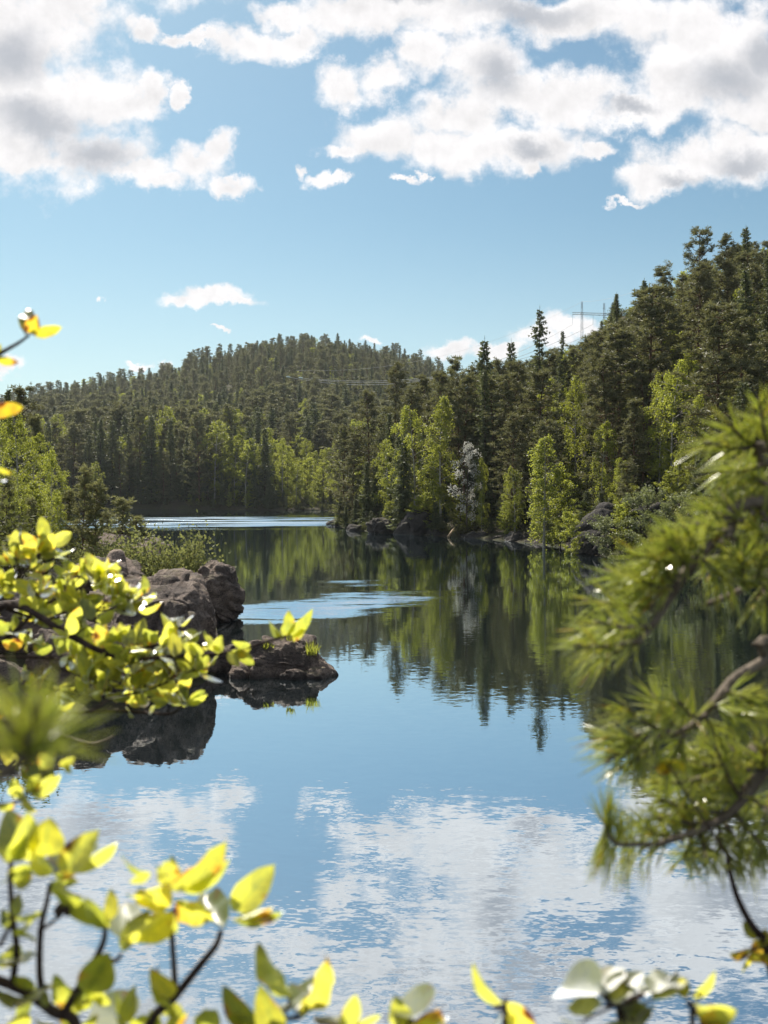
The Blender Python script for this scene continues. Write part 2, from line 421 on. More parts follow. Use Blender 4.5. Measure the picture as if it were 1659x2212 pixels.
def plain(name, c, rough=.6, metal=0):
    m, t = material(name)
    n = t.noise(opos(t), 9, 4, .6)
    p = t.new('ShaderNodeBsdfPrincipled'); t.put(p.inputs['Base Color'], t.mix(t.ramp(n, .3, .7), c, tuple(.75 * q for q in c[:3]) + (1,)))
    p.inputs['Roughness'].default_value = rough; p.inputs['Metallic'].default_value = metal
    t.l.new(p.outputs[0], t.out.inputs[0])
plain('galvanised_steel', (.34, .38, .40, 1), .5, .3)
plain('wire_metal', (.55, .56, .56, 1), .4, .4)
plain('insulator_glass', (.50, .62, .62, 1), .2)
plain('driftwood', (.42, .30, .18, 1), .8)
plain('pale_stone', (.36, .28, .25, 1), .8)

# ------------------------------------------------------------------ land
LAKE = np.array([(-20,13),(-13,9),(-7,5.6),(0,4.7),(7,5.4),(16,8.5),(23,16),(27,28),(25,42),(20.5,55),(17,63),(14.5,70),(14,79),(11.5,88),
    (7.8,95),(2.5,102),(-1.5,109),(-5,120),(-6.3,129),(-4,139),(5,152),(14,172),(22,192),(34,216),(12,224),(-10,226),(-25,229),(-45,236),(-65,243),(-105,238),(-125,210),
    (-100,140),(-60,95),(-30,72),(-19,63),(-14,55),(-10.5,48),(-8,42),(-6.4,37),(-5.4,32),(-4.4,27.5),(-4.1,24.5),(-4.4,22.3),(-5.2,20.9),(-7,19.8),(-10,18.8),(-15,17.2)], float)
def lake_sd(x, y):
    """signed distance to the lake outline, positive on land"""
    P = np.stack([x, y], -1); best = np.full(x.shape, 1e18); inside = np.zeros(x.shape, bool)
    n = len(LAKE)
    for i in range(n):
        a = LAKE[i]; b = LAKE[(i + 1) % n]; ab = b - a
        t = np.clip(((P - a) @ ab) / (ab @ ab), 0, 1)
        d = ((P - a - t[..., None] * ab) ** 2).sum(-1); best = np.minimum(best, d)
        if a[1] != b[1]:
            c = ((a[1] > y) != (b[1] > y)) & (x < (b[0] - a[0]) * (y - a[1]) / (b[1] - a[1]) + a[0]); inside ^= c
    return np.where(inside, -1, 1) * np.sqrt(best)
def sstep(a, b, x):
    t = np.clip((x - a) / (b - a), 0, 1); return t * t * (3 - 2 * t)
_rg = np.random.default_rng(5)
_lat = _rg.random((64, 64))
def vnoise(x, y):
    xi = np.floor(x).astype(int); yi = np.floor(y).astype(int); fx = x - xi; fy = y - yi
    fx = fx * fx * (3 - 2 * fx); fy = fy * fy * (3 - 2 * fy); g = lambda i, j: _lat[i % 64, j % 64]
    return (g(xi, yi) * (1 - fx) + g(xi + 1, yi) * fx) * (1 - fy) + (g(xi, yi + 1) * (1 - fx) + g(xi + 1, yi + 1) * fx) * fy
def fbm(x, y, o=5):
    r = 0; a = .5
    for k in range(o): r = r + a * vnoise(x * 2 ** k + 17 * k, y * 2 ** k + 31 * k); a *= .5
    return r - .5
RIDGE_PX = [-400, 0, 60, 200, 350, 420, 520, 600, 680, 740, 800, 880, 950, 1000, 1150, 1400, 2000]
RIDGE_PY = [880, 868, 856, 822, 806, 776, 752, 730, 723, 730, 750, 757, 766, 780, 800, 800, 820]
RIDGE_Y = 620.0
def ground(x, y):
    x = np.asarray(x, float); y = np.asarray(y, float)
    sd = lake_sd(x, y); d = np.maximum(sd, 0)
    yy = np.maximum(y, 30)
    # right hillside
    slope = .20 + .50 * sstep(8, 34, x) * sstep(260, 130, y)
    right = np.where(d < 34, slope * d, slope * 34 + .22 * (np.minimum(d, 70) - 34)); right = np.minimum(right, 44)
    right = right * (1 + .5 * fbm(x / 14, y / 14)) + 1.6 * fbm(x / 6, y / 6) * sstep(0, 6, d)
    # far hill
    rp = 829.5 + x / yy * FPX
    H = CAM_H + (1060 - np.interp(rp, RIDGE_PX, RIDGE_PY) - 34) / FPX * RIDGE_Y
    t = (y - 232) / (RIDGE_Y - 232)
    far = np.where(t < 1, H * np.clip(t, 0, 1) ** 1.05, H - (t - 1) * 30) + 9 * fbm(x / 55, y / 55) * sstep(0, 60, d)
    far = np.maximum(far, .12 * np.minimum(d, 30))
    # left bank
    left = .5 * sstep(.3, 2.5, d) + 1.8 * sstep(2.5, 7, d) + .04 * np.minimum(d, 120) + .9 * fbm(x / 5, y / 5) * sstep(0, 3, d)
    # bank at the viewpoint
    near = 2.9 * sstep(0, 2.6, d) + .35 * fbm(x / 2, y / 2) * sstep(1, 3, d)
    wf = sstep(185, 240, y) * np.where(x < 0, 1, sstep(60, -20, x - (y - 235) * .10)); wn = sstep(14, 9, y); wl = np.where((x < 0), 1.0, 0.0) * sstep(210, 180, y)
    h = right
    h = h * (1 - wl) + left * wl
    h = h * (1 - wf) + far * wf
    h = h * (1 - wn) + near * wn
    h = np.where(sd < 0, np.maximum(-2.5, .5 * sd), h + .05)
    return h
def gz(x, y): return float(ground(np.array([x]), np.array([y]))[0])

def make_land():
    rad = np.concatenate([[0.0], np.geomspace(.8, 900, 330), np.geomspace(940, 1700, 10)])
    ang = np.concatenate([np.linspace(-32, 32, 270), np.linspace(32, 328, 90)[1:-1]]); ang = np.radians(ang)
    R, A = np.meshgrid(rad, ang, indexing='ij')
    x = R * np.sin(A); y = R * np.cos(A); z = ground(x, y)
    v = np.stack([x, y, z], -1).reshape(-1, 3); n, m = R.shape
    i, j = np.meshgrid(np.arange(n - 1), np.arange(m), indexing='ij'); j2 = (j + 1) % m
    f = np.stack([i * m + j, i * m + j2, (i + 1) * m + j2, (i + 1) * m + j], -1).reshape(-1, 4)
    a = Acc(); a.add(v, f); o = a.build('ground', MAT['forest_floor']); tag(o, kind='structure')
make_land()
def make_water():
    a = Acc(); xs = np.array([-400, 400.]); a.add([(-300, 2, 0), (300, 2, 0), (300, 330, 0), (-300, 330, 0)], [[0, 1, 2, 3]])
    o = a.build('lake', MAT['lake_water'], smooth=False); tag(o, kind='structure')
make_water()

# ------------------------------------------------------------------ trees: shapes
def trunk_line(H, rng, bend=.15, n=10):
    t = np.linspace(0, 1, n); ph = rng.random() * 6.28
    off = bend * (t ** 1.5) * np.sin(t * 3 + ph)
    return np.stack([off * np.cos(ph), off * np.sin(ph), t * H], -1)
def on(line, t):
    k = t * (len(line) - 1); i = min(int(k), len(line) - 2); return line[i] + (line[i + 1] - line[i]) * (k - i)

def spruce(seed, H=18, R=3.5, low=.04, sparse=0.0, nb=190):
    rng = np.random.default_rng(seed); ac = Acc(); at_ = Acc()
    line = trunk_line(H, rng, .1); tube(at_, line, np.linspace(.20, .015, 10) * H / 18, 7)
    P = []; D = []; L = []; Wd = []
    side_bias = rng.random() * 6.28
    for k in range(nb):
        t = low + (.985 - low) * ((k + rng.random()) / nb) ** .92
        if rng.random() < sparse * (1.25 - t): continue
        a = k * 2.39996 + rng.normal(0, .45); lump = .82 + .22 * math.sin(t * 23 + seed) + .12 * math.cos(a - side_bias)
        rr = R * ((1 - t) ** .66) * lump + .10
        if t < .15: rr *= .6 + t * 2.6
        ln = rr * rng.uniform(.45, 1.2); out = np.array([math.cos(a), math.sin(a), 0])
        p0 = on(line, t); rise = .40 * (t - .5); npt = max(3, int(ln / .34)); s = np.linspace(.15, 1, npt)
        br = p0 + out * (ln * s)[:, None]; br[:, 2] += ln * (rise * s - .34 * s * (1 - t * .6) + .20 * s ** 3)
        tube(at_, br[[0, npt // 2, npt - 1]], [.03, .018, .006], 3)
        side = np.array([-out[1], out[0], 0])
        for q in range(npt):
            for sg in (-1, 1, 0):
                l2 = ((1 - s[q]) * .36 * ln + .34) * rng.uniform(.7, 1.25)
                dv = out * (.75 if sg else 1) + side * sg * rng.uniform(.5, 1.0) + np.array([0, 0, rng.uniform(-.5, .1)])
                P.append(br[q]); D.append(dv); L.append(l2); Wd.append(l2 * rng.uniform(.15, .23))
                P.append(br[q] + dv * l2 * .2); D.append(dv * .5 + np.array([0, 0, -.75]) + rng.normal(0, .25, 3)); L.append(l2 * .75); Wd.append(l2 * .17)
    P.append(np.array(line[-1]) - [0, 0, .3]); D.append([0, 0, 1]); L.append(.7); Wd.append(.05)
    blades(ac, np.array(P), np.array(D), np.array(L), np.array(Wd), rng, .25)
    return ac, at_

def pine(seed, H=16, R=2.8, low=.34, nl=58, dens=1.0):
    rng = np.random.default_rng(seed); ac = Acc(); at_ = Acc()
    line = trunk_line(H, rng, .5); tube(at_, line, np.linspace(.19, .03, 10) * H / 16, 7)
    for k in range(7):
        t = rng.uniform(low * .35, low); a = rng.random() * 6.28; p0 = on(line, t); l = rng.uniform(.4, 1.3)
        tube(at_, [p0, p0 + np.array([math.cos(a) * l * .5, math.sin(a) * l * .5, -.05]), p0 + np.array([math.cos(a) * l, math.sin(a) * l, -.25])], [.02, .014, .005], 3)
    P = []; D = []; L = []; Wd = []
    for k in range(nl):
        t = low + (1 - low) * ((k + rng.random()) / nl) ** .9; u = (t - low) / (1 - low)
        ln = R * (math.sin(math.pi * min(1, .24 + .68 * u)) ** .75) * rng.uniform(.40, 1.22) * (1 - .35 * u); a = k * 2.4 + rng.normal(0, .7)
        out = np.array([math.cos(a), math.sin(a), 0]); p0 = on(line, min(t, .99)); up = rng.uniform(-.25, .55) + .40 * u
        s = np.linspace(0, 1, 6); br = p0 + out * (ln * s)[:, None]; br[:, 2] += ln * (up * s + .14 * np.sin(s * 4 + k)); br += rng.normal(0, .07, br.shape) * s[:, None]
        tube(at_, br, np.linspace(.045, .010, 6), 4)
        for q in range(int(rng.integers(4, 7) * dens)):
            ss = rng.uniform(.3, 1.0); b = on(br, ss); a2 = a + rng.normal(0, 1.0); l2 = rng.uniform(.25, .75) * (1.2 - .4 * ss)
            e = b + np.array([math.cos(a2) * l2, math.sin(a2) * l2, rng.uniform(-.12, .40)]); tube(at_, [b, (b + e) / 2 + [0, 0, .03], e], [.014, .010, .006], 3)
            for z in range(4):
                c = b + (e - b) * (.3 + .28 * z) + rng.normal(0, .07, 3); m = 10
                dv = rng.normal(size=(m, 3)); dv[:, 2] = np.abs(dv[:, 2]) * .8 - .15; dv[:, :2] *= 1.1
                P += [c] * m; D += list(dv); L += list(rng.uniform(.20, .52, m)); Wd += list(rng.uniform(.020, .048, m))
    blades(ac, np.array(P), np.array(D), np.array(L), np.array(Wd), rng, .2)
    return ac, at_

def birch(seed, H=14, R=3.0, low=.16, nl=32, leaf=.17, droop=1.0, bushy=1.0):
    rng = np.random.default_rng(seed); ac = Acc(); at_ = Acc()
    line = trunk_line(H, rng, .7); tube(at_, line, np.linspace(.14, .012, 10) * H / 14, 7)
    P = []; D = []; L = []; Wd = []
    for k in range(nl):
        u = ((k + rng.random()) / nl); t = low + (1 - low) * u * .97; ln = R * (math.sin(math.pi * (.16 + .80 * u)) ** .8) * rng.uniform(.5, 1.25); a = k * 2.4 + rng.normal(0, .6)
        out = np.array([math.cos(a), math.sin(a), 0]); p0 = on(line, t); s = np.linspace(0, 1, 6)
        br = p0 + out * (ln * s)[:, None]; br[:, 2] += ln * (rng.uniform(.5, .9) * s - .40 * s ** 2 * droop) ; br += rng.normal(0, .06, br.shape) * s[:, None]
        tube(at_, br, np.linspace(.04, .008, 6), 4)
        for q in range(int(rng.integers(7, 11) * bushy)):
            b = on(br, rng.uniform(.2, 1.0)); l2 = rng.uniform(.45, 1.3) * droop + .25; a2 = a + rng.normal(0, 1.0); m = int(14 + 10 * l2)
            s2 = np.linspace(0, 1, m); st = b + np.stack([np.cos(a2) * .5 * s2, np.sin(a2) * .5 * s2, (.25 * s2 - l2 * s2 ** 1.6) if droop > .4 else .45 * s2], -1) + rng.normal(0, .11, (m, 3))
            dv = rng.normal(size=(m, 3)); dv[:, 2] -= .5 * droop
            P += list(st); D += list(dv); L += list(rng.uniform(.7, 1.3, m) * leaf); Wd += list(rng.uniform(.32, .48, m) * leaf)
    blades(ac, np.array(P), np.array(D), np.array(L), np.array(Wd), rng)
    return ac, at_

def bush(seed, H=1.2, R=.9, n=420, leaf=.11):
    rng = np.random.default_rng(seed); ac = Acc(); at_ = Acc(); P = []; D = []
    for k in range(14):
        a = rng.random() * 6.28; e = np.array([math.cos(a) * R * rng.uniform(.3, 1), math.sin(a) * R * rng.uniform(.3, 1), H * rng.uniform(.45, 1)])
        br = curve([[0, 0, -.1], e * [.4, .4, .6], e], 6); tube(at_, br, np.linspace(.02, .005, 6), 4); m = n // 14
        s = rng.uniform(.35, 1.05, m); P += list(np.array([on(br, min(q, .999)) for q in s]) + rng.normal(0, .15 * R, (m, 3))); D += list(rng.normal(size=(m, 3)) + [0, 0, .4])
    P = np.array(P); P[:, 2] = np.abs(P[:, 2]); blades(ac, P, np.array(D), rng.uniform(.7, 1.3, len(P)) * leaf, leaf * .38, rng)
    return ac, at_

LIB = {}           # kind -> list of (crown mesh, trunk mesh, height)
def lib(kind, fn, seeds, H, leafmat, barkmat, **kw):
    LIB[kind] = []
    for s in seeds:
        c, t = fn(s, H=H, **kw)
        LIB[kind].append((c.mesh('crown', MAT[leafmat], smooth=False), t.mesh('trunk', MAT[barkmat]), H))
lib('spruce', spruce, (1, 2, 3, 4), 18, 'spruce_needles', 'spruce_bark')
lib('narrow_spruce', spruce, (5, 6), 20, 'spruce_needles', 'spruce_bark', R=2.6, low=.08, sparse=.15)
lib('tall_spruce', spruce, (7,), 21, 'spruce_needles', 'spruce_bark', R=3.0, low=.12, sparse=.5)
lib('pine', pine, (11, 12, 13, 14, 15), 16, 'pine_needles', 'pine_bark')
lib('full_pine', pine, (16, 17, 18), 16, 'pine_needles', 'pine_bark', low=.08, nl=84, R=3.3)
lib('birch', birch, (21, 22, 23, 24), 14, 'birch_leaves', 'birch_bark')
lib('narrow_birch', birch, (25, 26), 15, 'birch_leaves', 'birch_bark', R=1.9, nl=38)
foliage_mat('young_pine_needles', [(.11, .125, .06, 1), (.16, .16, .08, 1), (.20, .19, .10, 1)], (.36, .36, .13, 1), .36, .55, .25)
lib('young_pine', pine, (31, 32, 33), 8, 'young_pine_needles', 'pine_bark', R=1.25, low=.27, nl=36, dens=.62)
lib('blossom_tree', birch, (41,), 9, 'blossom', 'spruce_bark', R=1.9, low=.15, nl=20, leaf=.15, droop=.6, bushy=.55)
lib('willow', birch, (42, 43), 5, 'willow_leaves', 'spruce_bark', R=1.9, low=.1, nl=18, leaf=.15, droop=.35, bushy=1.3)
lib('alder', birch, (44, 45), 10, 'birch_leaves', 'spruce_bark', R=1.9, low=.08, nl=26, leaf=.19, droop=.3, bushy=1.2)
foliage_mat('juniper_needles', [(.13, .155, .06, 1), (.15, .17, .065, 1), (.19, .20, .09, 1)], (.34, .36, .11, 1), .4, .65, .15)
lib('juniper', bush, (61, 62), 1.6, 'juniper_needles', 'pine_bark', R=1.5, n=3400, leaf=.085)
lib('bush', bush, (51, 52, 53), 1.2, 'shrub_leaves', 'spruce_bark')

TREES = []         # records used for the labels
KINDNAME = {'spruce': 'spruce_tree', 'narrow_spruce': 'spruce_tree', 'tall_spruce': 'spruce_tree', 'pine': 'pine_tree', 'full_pine': 'pine_tree', 'birch': 'birch_tree',
            'narrow_birch': 'birch_tree', 'young_pine': 'young_pine_tree', 'blossom_tree': 'flowering_tree', 'willow': 'willow_bush', 'alder': 'broadleaf_tree', 'bush': 'bush', 'juniper': 'juniper_bush'}
prng = random.Random(77)
def plant(kind, x, y, height, zone, label=None, wide=1.0, sink=.15, var=None, cat='tree', z=None):
    lst = LIB[kind]; cm, tm, H = lst[prng.randrange(len(lst)) if var is None else var % len(lst)]
    zz = gz(x, y) if z is None else z
    e = bpy.data.objects.new(KINDNAME[kind], None); COL.objects.link(e); e.empty_display_size = .2
    e.location = (x, y, zz - sink); s = height / H
    e.scale = (s * wide, s * wide, s); e.rotation_euler = (0, 0, prng.random() * 6.28)
    for nm, me in (('trunk', tm), ('crown', cm)):
        o = bpy.data.objects.new(nm, me); COL.objects.link(o); o.parent = e
    tag(e, label, cat)
    TREES.append(dict(o=e, kind=kind, zone=zone, px=829.5 + x / y * FPX, py=1060 - (zz + height - CAM_H) / y * FPX, base=1060 - (zz - CAM_H) / y * FPX, y=y, h=height, label=label))
    return e
def key(kind, px, py, D, zone, label, wide=1.0, var=None, cat='tree'):
    p = at(px, py, D); g = gz(p[0], D)
    return plant(kind, p[0], D, max(1.0, p[2] - g + .1), zone, label, wide, var=var, cat=cat)

# ------------------------------------------------------------------ trees: the right shore and hillside
R_ = 'right'
key('tall_spruce', 1165, 663, 112, R_, 'tall thin spruce with a bare gappy top standing above the hillside treetops', 1.0, cat='spruce')
key('spruce', 1045, 730, 108, R_, 'tall dark spruce with a pointed top behind the two bright birches', .95, 1, cat='spruce')
key('narrow_spruce', 1105, 734, 116, R_, 'slim pointed spruce beside the tall dark spruce behind the birches', .9, 0, cat='spruce')
key('spruce', 1332, 632, 118, R_, 'dark spruce on the skyline hiding the foot of the power pylon', .95, 2, cat='spruce')
key('pine', 1512, 500, 96, R_, 'lone ragged pine standing tallest against the sky near the hilltop', .75, 1, cat='pine')
key('spruce', 1612, 488, 100, R_, 'pointed dark spruce highest on the steep skyline', .9, 3, cat='spruce')
key('pine', 1575, 512, 104, R_, 'ragged pine between the lone skyline pine and the highest spruce', .8, 2, cat='pine')
key('narrow_spruce', 1215, 712, 128, R_, 'small dark spruce poking into the low cloud below the pylon', 1.0, 1, cat='spruce')
key('pine', 1440, 580, 105, R_, 'bushy pine on the skyline below the lone ragged pine', 1.0, 3, cat='pine')
key('spruce', 1392, 602, 112, R_, 'dark spruce on the skyline above the big pale birch', 1.0, 0, cat='spruce')
key('full_pine', 985, 780, 122, R_, 'dark pine where the hillside treetops meet the distant ridge', .8, 0, cat='pine')
key('full_pine', 742, 925, 127, R_, 'broad dark pine on the tip of the point', .95, 1, cat='pine')
key('pine', 795, 850, 126, R_, 'tall pine rising behind the tip of the point', .9, 0, cat='pine')
key('full_pine', 850, 790, 124, R_, 'tall brown-green pine rising above the birches of the point', .75, 2, cat='pine')
key('birch', 895, 872, 106, R_, 'round-topped yellow-green birch in the middle of the point', 1.05, 0, cat='birch')
key('narrow_birch', 952, 848, 101, R_, 'tall slender bright birch on the point', 1.05, 0, cat='birch')
key('blossom_tree', 1008, 948, 97, R_, 'white flowering tree beside the slender bright birch', 1.0, 0, cat='tree')
key('narrow_birch', 1040, 985, 96, R_, 'small yellow-green birch right of the white flowering tree', .7, 1, cat='birch')
key('spruce', 815, 985, 119, R_, 'short dark spruce in the shade of the point', 1.1, 1, cat='spruce')
key('spruce', 872, 940, 104, R_, 'dark spruce just under the round-topped birch', 1.2, 3, cat='spruce')
key('narrow_birch', 1175, 938, 78, R_, 'broad bright birch leaning over the water left of the shore cliff', 1.35, 1, cat='birch')
key('birch', 1243, 805, 96, R_, 'pale green birch halfway up the hillside', .85, 2, cat='birch')
key('birch', 1300, 905, 84, R_, 'yellow-green birch growing straight above the shore cliff', .8, 3, cat='birch')
key('birch', 1452, 772, 80, R_, 'big pale green birch spreading across the hillside below the lone ragged pine', 1.0, 0, cat='birch')
key('birch', 1425, 800, 83, R_, 'light birch leaning out from the big pale green birch', .8, 1, cat='birch')
key('birch', 1465, 965, 73, R_, 'small yellow-green birch in the dark gully beside the blurred pine boughs', .8, 2, cat='birch')
key('willow', 1402, 1062, 63, R_, 'grey-green willow bush at the water right of the shore cliff', .9, 0, cat='bush')
key('willow', 1462, 1072, 61, R_, 'larger grey-green willow bush nearest the blurred pine boughs', 1.0, 1, cat='bush')
key('alder', 1352, 1085, 66.5, R_, 'leafy bush tree covering the right half of the leaning rock face', 1.4, 0)
key('alder', 1228, 1105, 70, R_, 'small bright leafy bush above the water left of the leaning rock face', 1.3, 1, cat='bush')
key('willow', 1310, 1120, 66, R_, 'dull low bush under the middle of the leaning rock face', 1.1, 0, cat='bush')
key('full_pine', 1105, 900, 93, R_, 'low spreading dark pine left of the broad leaning birch', 1.0, 2, cat='pine')
key('birch', 1362, 720, 104, R_, 'yellow-green birch glowing below the skyline right of the pylon', .8, 1, cat='birch')
key('birch', 1112, 1005, 90, R_, 'small bright birch low between the white flowering tree and the leaning birch', .9, 3, cat='birch')
key('birch', 1345, 985, 77, R_, 'bright birch hanging over the right half of the shore cliff', .9, 0, cat='birch')
key('birch', 1505, 850, 76, R_, 'tall light birch close behind the blurred pine boughs', 1.0, 2, cat='birch')
key('birch', 838, 945, 113, R_, 'shaded green birch left of the round-topped birch', .9, 1, cat='birch')
key('alder', 1210, 1015, 78, R_, 'low leafy tree spilling over the foot of the leaning birch', 1.1, 1)
key('alder', 1440, 690, 96, R_, 'light green leafy tree among dark pines high on the hillside', .8, 0, cat='tree')

SKY_PX = [700, 760, 830, 900, 950, 1000, 1050, 1100, 1150, 1200, 1250, 1300, 1350, 1400, 1450, 1500, 1550, 1600, 1700, 1900]
SKY_PY = [1000, 930, 850, 810, 800, 800, 775, 780, 780, 755, 740, 710, 680, 632, 605, 575, 555, 530, 515, 480]
frng = np.random.default_rng(8)
placed = [(t['o'].location.x, t['y']) for t in TREES]
cand = []
N = 0
for k in range(9000):
    y = frng.uniform(14, 190); x = frng.uniform(-8, .46 * y + 8)
    if x / y > .47 and not (y < 60 and x < 36): continue
    cand.append((x, y))
cand = np.array(cand); sdv = lake_sd(cand[:, 0], cand[:, 1])
for (x, y), sd in zip(cand, sdv):
    if sd < 1.2 or sd > 50 or (y > 150 and sd > 26): continue
    if y < 50 and x < 19: continue
    sp = 2.5 + .02 * sd
    if any((x - a) ** 2 + (y - b) ** 2 < sp * sp for a, b in placed): continue
    px = 829.5 + x / y * FPX; g = gz(x, y)
    u = frng.random(); kind = 'pine' if u < .30 else 'full_pine' if u < .46 else 'spruce' if u < .62 else 'narrow_spruce' if u < .71 else 'birch' if u < .80 else 'alder' if u < .83 else 'full_pine'
    H = frng.uniform(12, 18) if kind not in ('birch', 'alder') else frng.uniform(8, 12)
    if sd < 5: H *= frng.uniform(.5, .9)
    if y < 88: H *= .78
    lim = np.interp(px, SKY_PX, SKY_PY) + frng.exponential(14)
    zmax = CAM_H + (1060 - lim) / FPX * y
    if zmax - g < 4.5: continue
    H = min(H, zmax - g)
    if N >= 330: continue
    # keep the named front trees clear
    bad = False
    for t in TREES[:30]:
        if t['kind'] in ('birch', 'narrow_birch', 'blossom_tree', 'willow') and y < t['y'] and abs(px - t['px']) < 55 and (1060 - (g + H - CAM_H) / y * FPX) < t['base'] - 60: bad = True
    if bad: continue
    placed.append((x, y)); N += 1
    plant(kind, x, y, H, R_, None, frng.uniform(.85, 1.15))

# ------------------------------------------------------------------ trees: the far shore
F_ = 'far'
key('alder', 700, 1000, 235, F_, 'pale leafy bush tree at the far waterline beside the tip of the point', 1.3)
key('birch', 640, 1000, 233, F_, 'light green birch at the far waterline', 1.1, 1, cat='birch')
key('birch', 610, 945, 238, F_, 'bright birch in the light gap of the far shore', .9, 2, cat='birch')
key('alder', 665, 990, 240, F_, 'rounded light green tree in the light gap of the far shore', 1.1, 1)
key('birch', 200, 995, 238, F_, 'yellow-green birch alone among far dark trees above the small pines', 1.0, 3, cat='birch')
placed = [(t['o'].location.x, t['y']) for t in TREES if t['zone'] == F_]
for k in range(2600):
    y = frng.uniform(226, 272); x = frng.uniform(-98, 24)
    sd = float(lake_sd(np.array([x]), np.array([y]))[0])
    if sd < 1.0 or sd > 34: continue
    px = 829.5 + x / y * FPX
    if px > 850: continue
    gap = 575 < px < 720
    sp = 3.2 if sd < 9 else 4.0
    if gap and sd < 9: sp = 5.5
    if any((x - a) ** 2 + (y - b) ** 2 < sp * sp for a, b in placed): continue
    u = frng.random()
    if gap: kind = 'birch' if u < .45 else 'alder' if u < .65 else 'spruce'
    else: kind = 'spruce' if u < .34 else 'narrow_spruce' if u < .5 else 'full_pine' if u < .76 else 'pine' if u < .88 else 'birch'
    H = frng.uniform(15, 22) if not gap else frng.uniform(8, 14)
    if sd < 3: H *= frng.uniform(.45, .95)
    placed.append((x, y)); plant(kind, x, y, H, F_, None, frng.uniform(.9, 1.25))

# ------------------------------------------------------------------ trees: the left bank
L_ = 'left'
key('young_pine', 178, 1012, 37, L_, 'small slim pine with a bare lower trunk on the rocky bank', 0.72, 0, cat='pine')
key('young_pine', 207, 1045, 37.5, L_, 'small bushy pine leaning beside the slim bare-trunked pine', 0.86, 1, cat='pine')
key('young_pine', 262, 1078, 45, L_, 'dwarf pine alone on the rock knoll by the far water', 1.15, 2, cat='pine')
key('young_pine', 155, 1060, 39, L_, 'short dark pine half hidden left of the slim pines', 0.86, 2, cat='pine')
key('young_pine', 300, 1118, 46, L_, 'stunted pine beside the dwarf pine on the knoll', 1.37, 0, cat='pine')
key('young_pine', 235, 1105, 47, L_, 'little pine behind the slim pines on the bank', 1.08, 1, cat='pine')
key('juniper', 335, 1148, 36.5, L_, 'broad olive juniper bush above the steep cliff beside the far water', 1.0, 0, cat='bush')
key('juniper', 392, 1170, 36.5, L_, 'low olive juniper bush overhanging the big grey boulder', .55, 1, cat='bush')
key('juniper', 215, 1180, 35, L_, 'olive bush around the foot of the slim pines', .8, 0, cat='bush')
key('birch', 38, 872, 44, L_, 'drooping bright birch at the left bank edge', .85, 0, cat='birch')
key('birch', 5, 905, 48, L_, 'paler birch behind the drooping bright birch', .9, 1, cat='birch')
key('birch', 112, 968, 41, L_, 'yellow-green young birch left of the small pines', .95, 2, cat='birch')
key('birch', 128, 1055, 38.5, L_, 'low light birch between the young birch and the small pines', 1.0, 3, cat='birch')
key('birch', 70, 930, 47, L_, 'leafy light birch between the drooping birch and the young one', 1.0, 3, cat='birch')
key('birch', -40, 940, 43, L_, 'light birch cut by the left frame edge', 1.0, 1, cat='birch')
key('birch', 20, 1010, 40, L_, 'low yellow-green birch under the drooping bright birch', 1.2, 0, cat='birch')
key('alder', 75, 1040, 39, L_, 'bushy yellow-green tree at the foot of the bank birches', 1.3, 1)
key('pine', 48, 842, 62, L_, 'dark pine rising behind the drooping bright birch', .8, 0, cat='pine')
key('spruce', 18, 835, 64, L_, 'dark spruce at the frame edge behind the bright birch', .8, 1, cat='spruce')
key('pine', 75, 905, 60, L_, 'dark pine between the bright birch and the far hill', .7, 2, cat='pine')
key('young_pine', 15, 1030, 39, L_, 'dark young pine below the drooping bright birch', 0.94, 1, cat='pine')
key('young_pine', 70, 1075, 38, L_, 'dim young pine in front of the yellow-green birch', 0.94, 0, cat='pine')

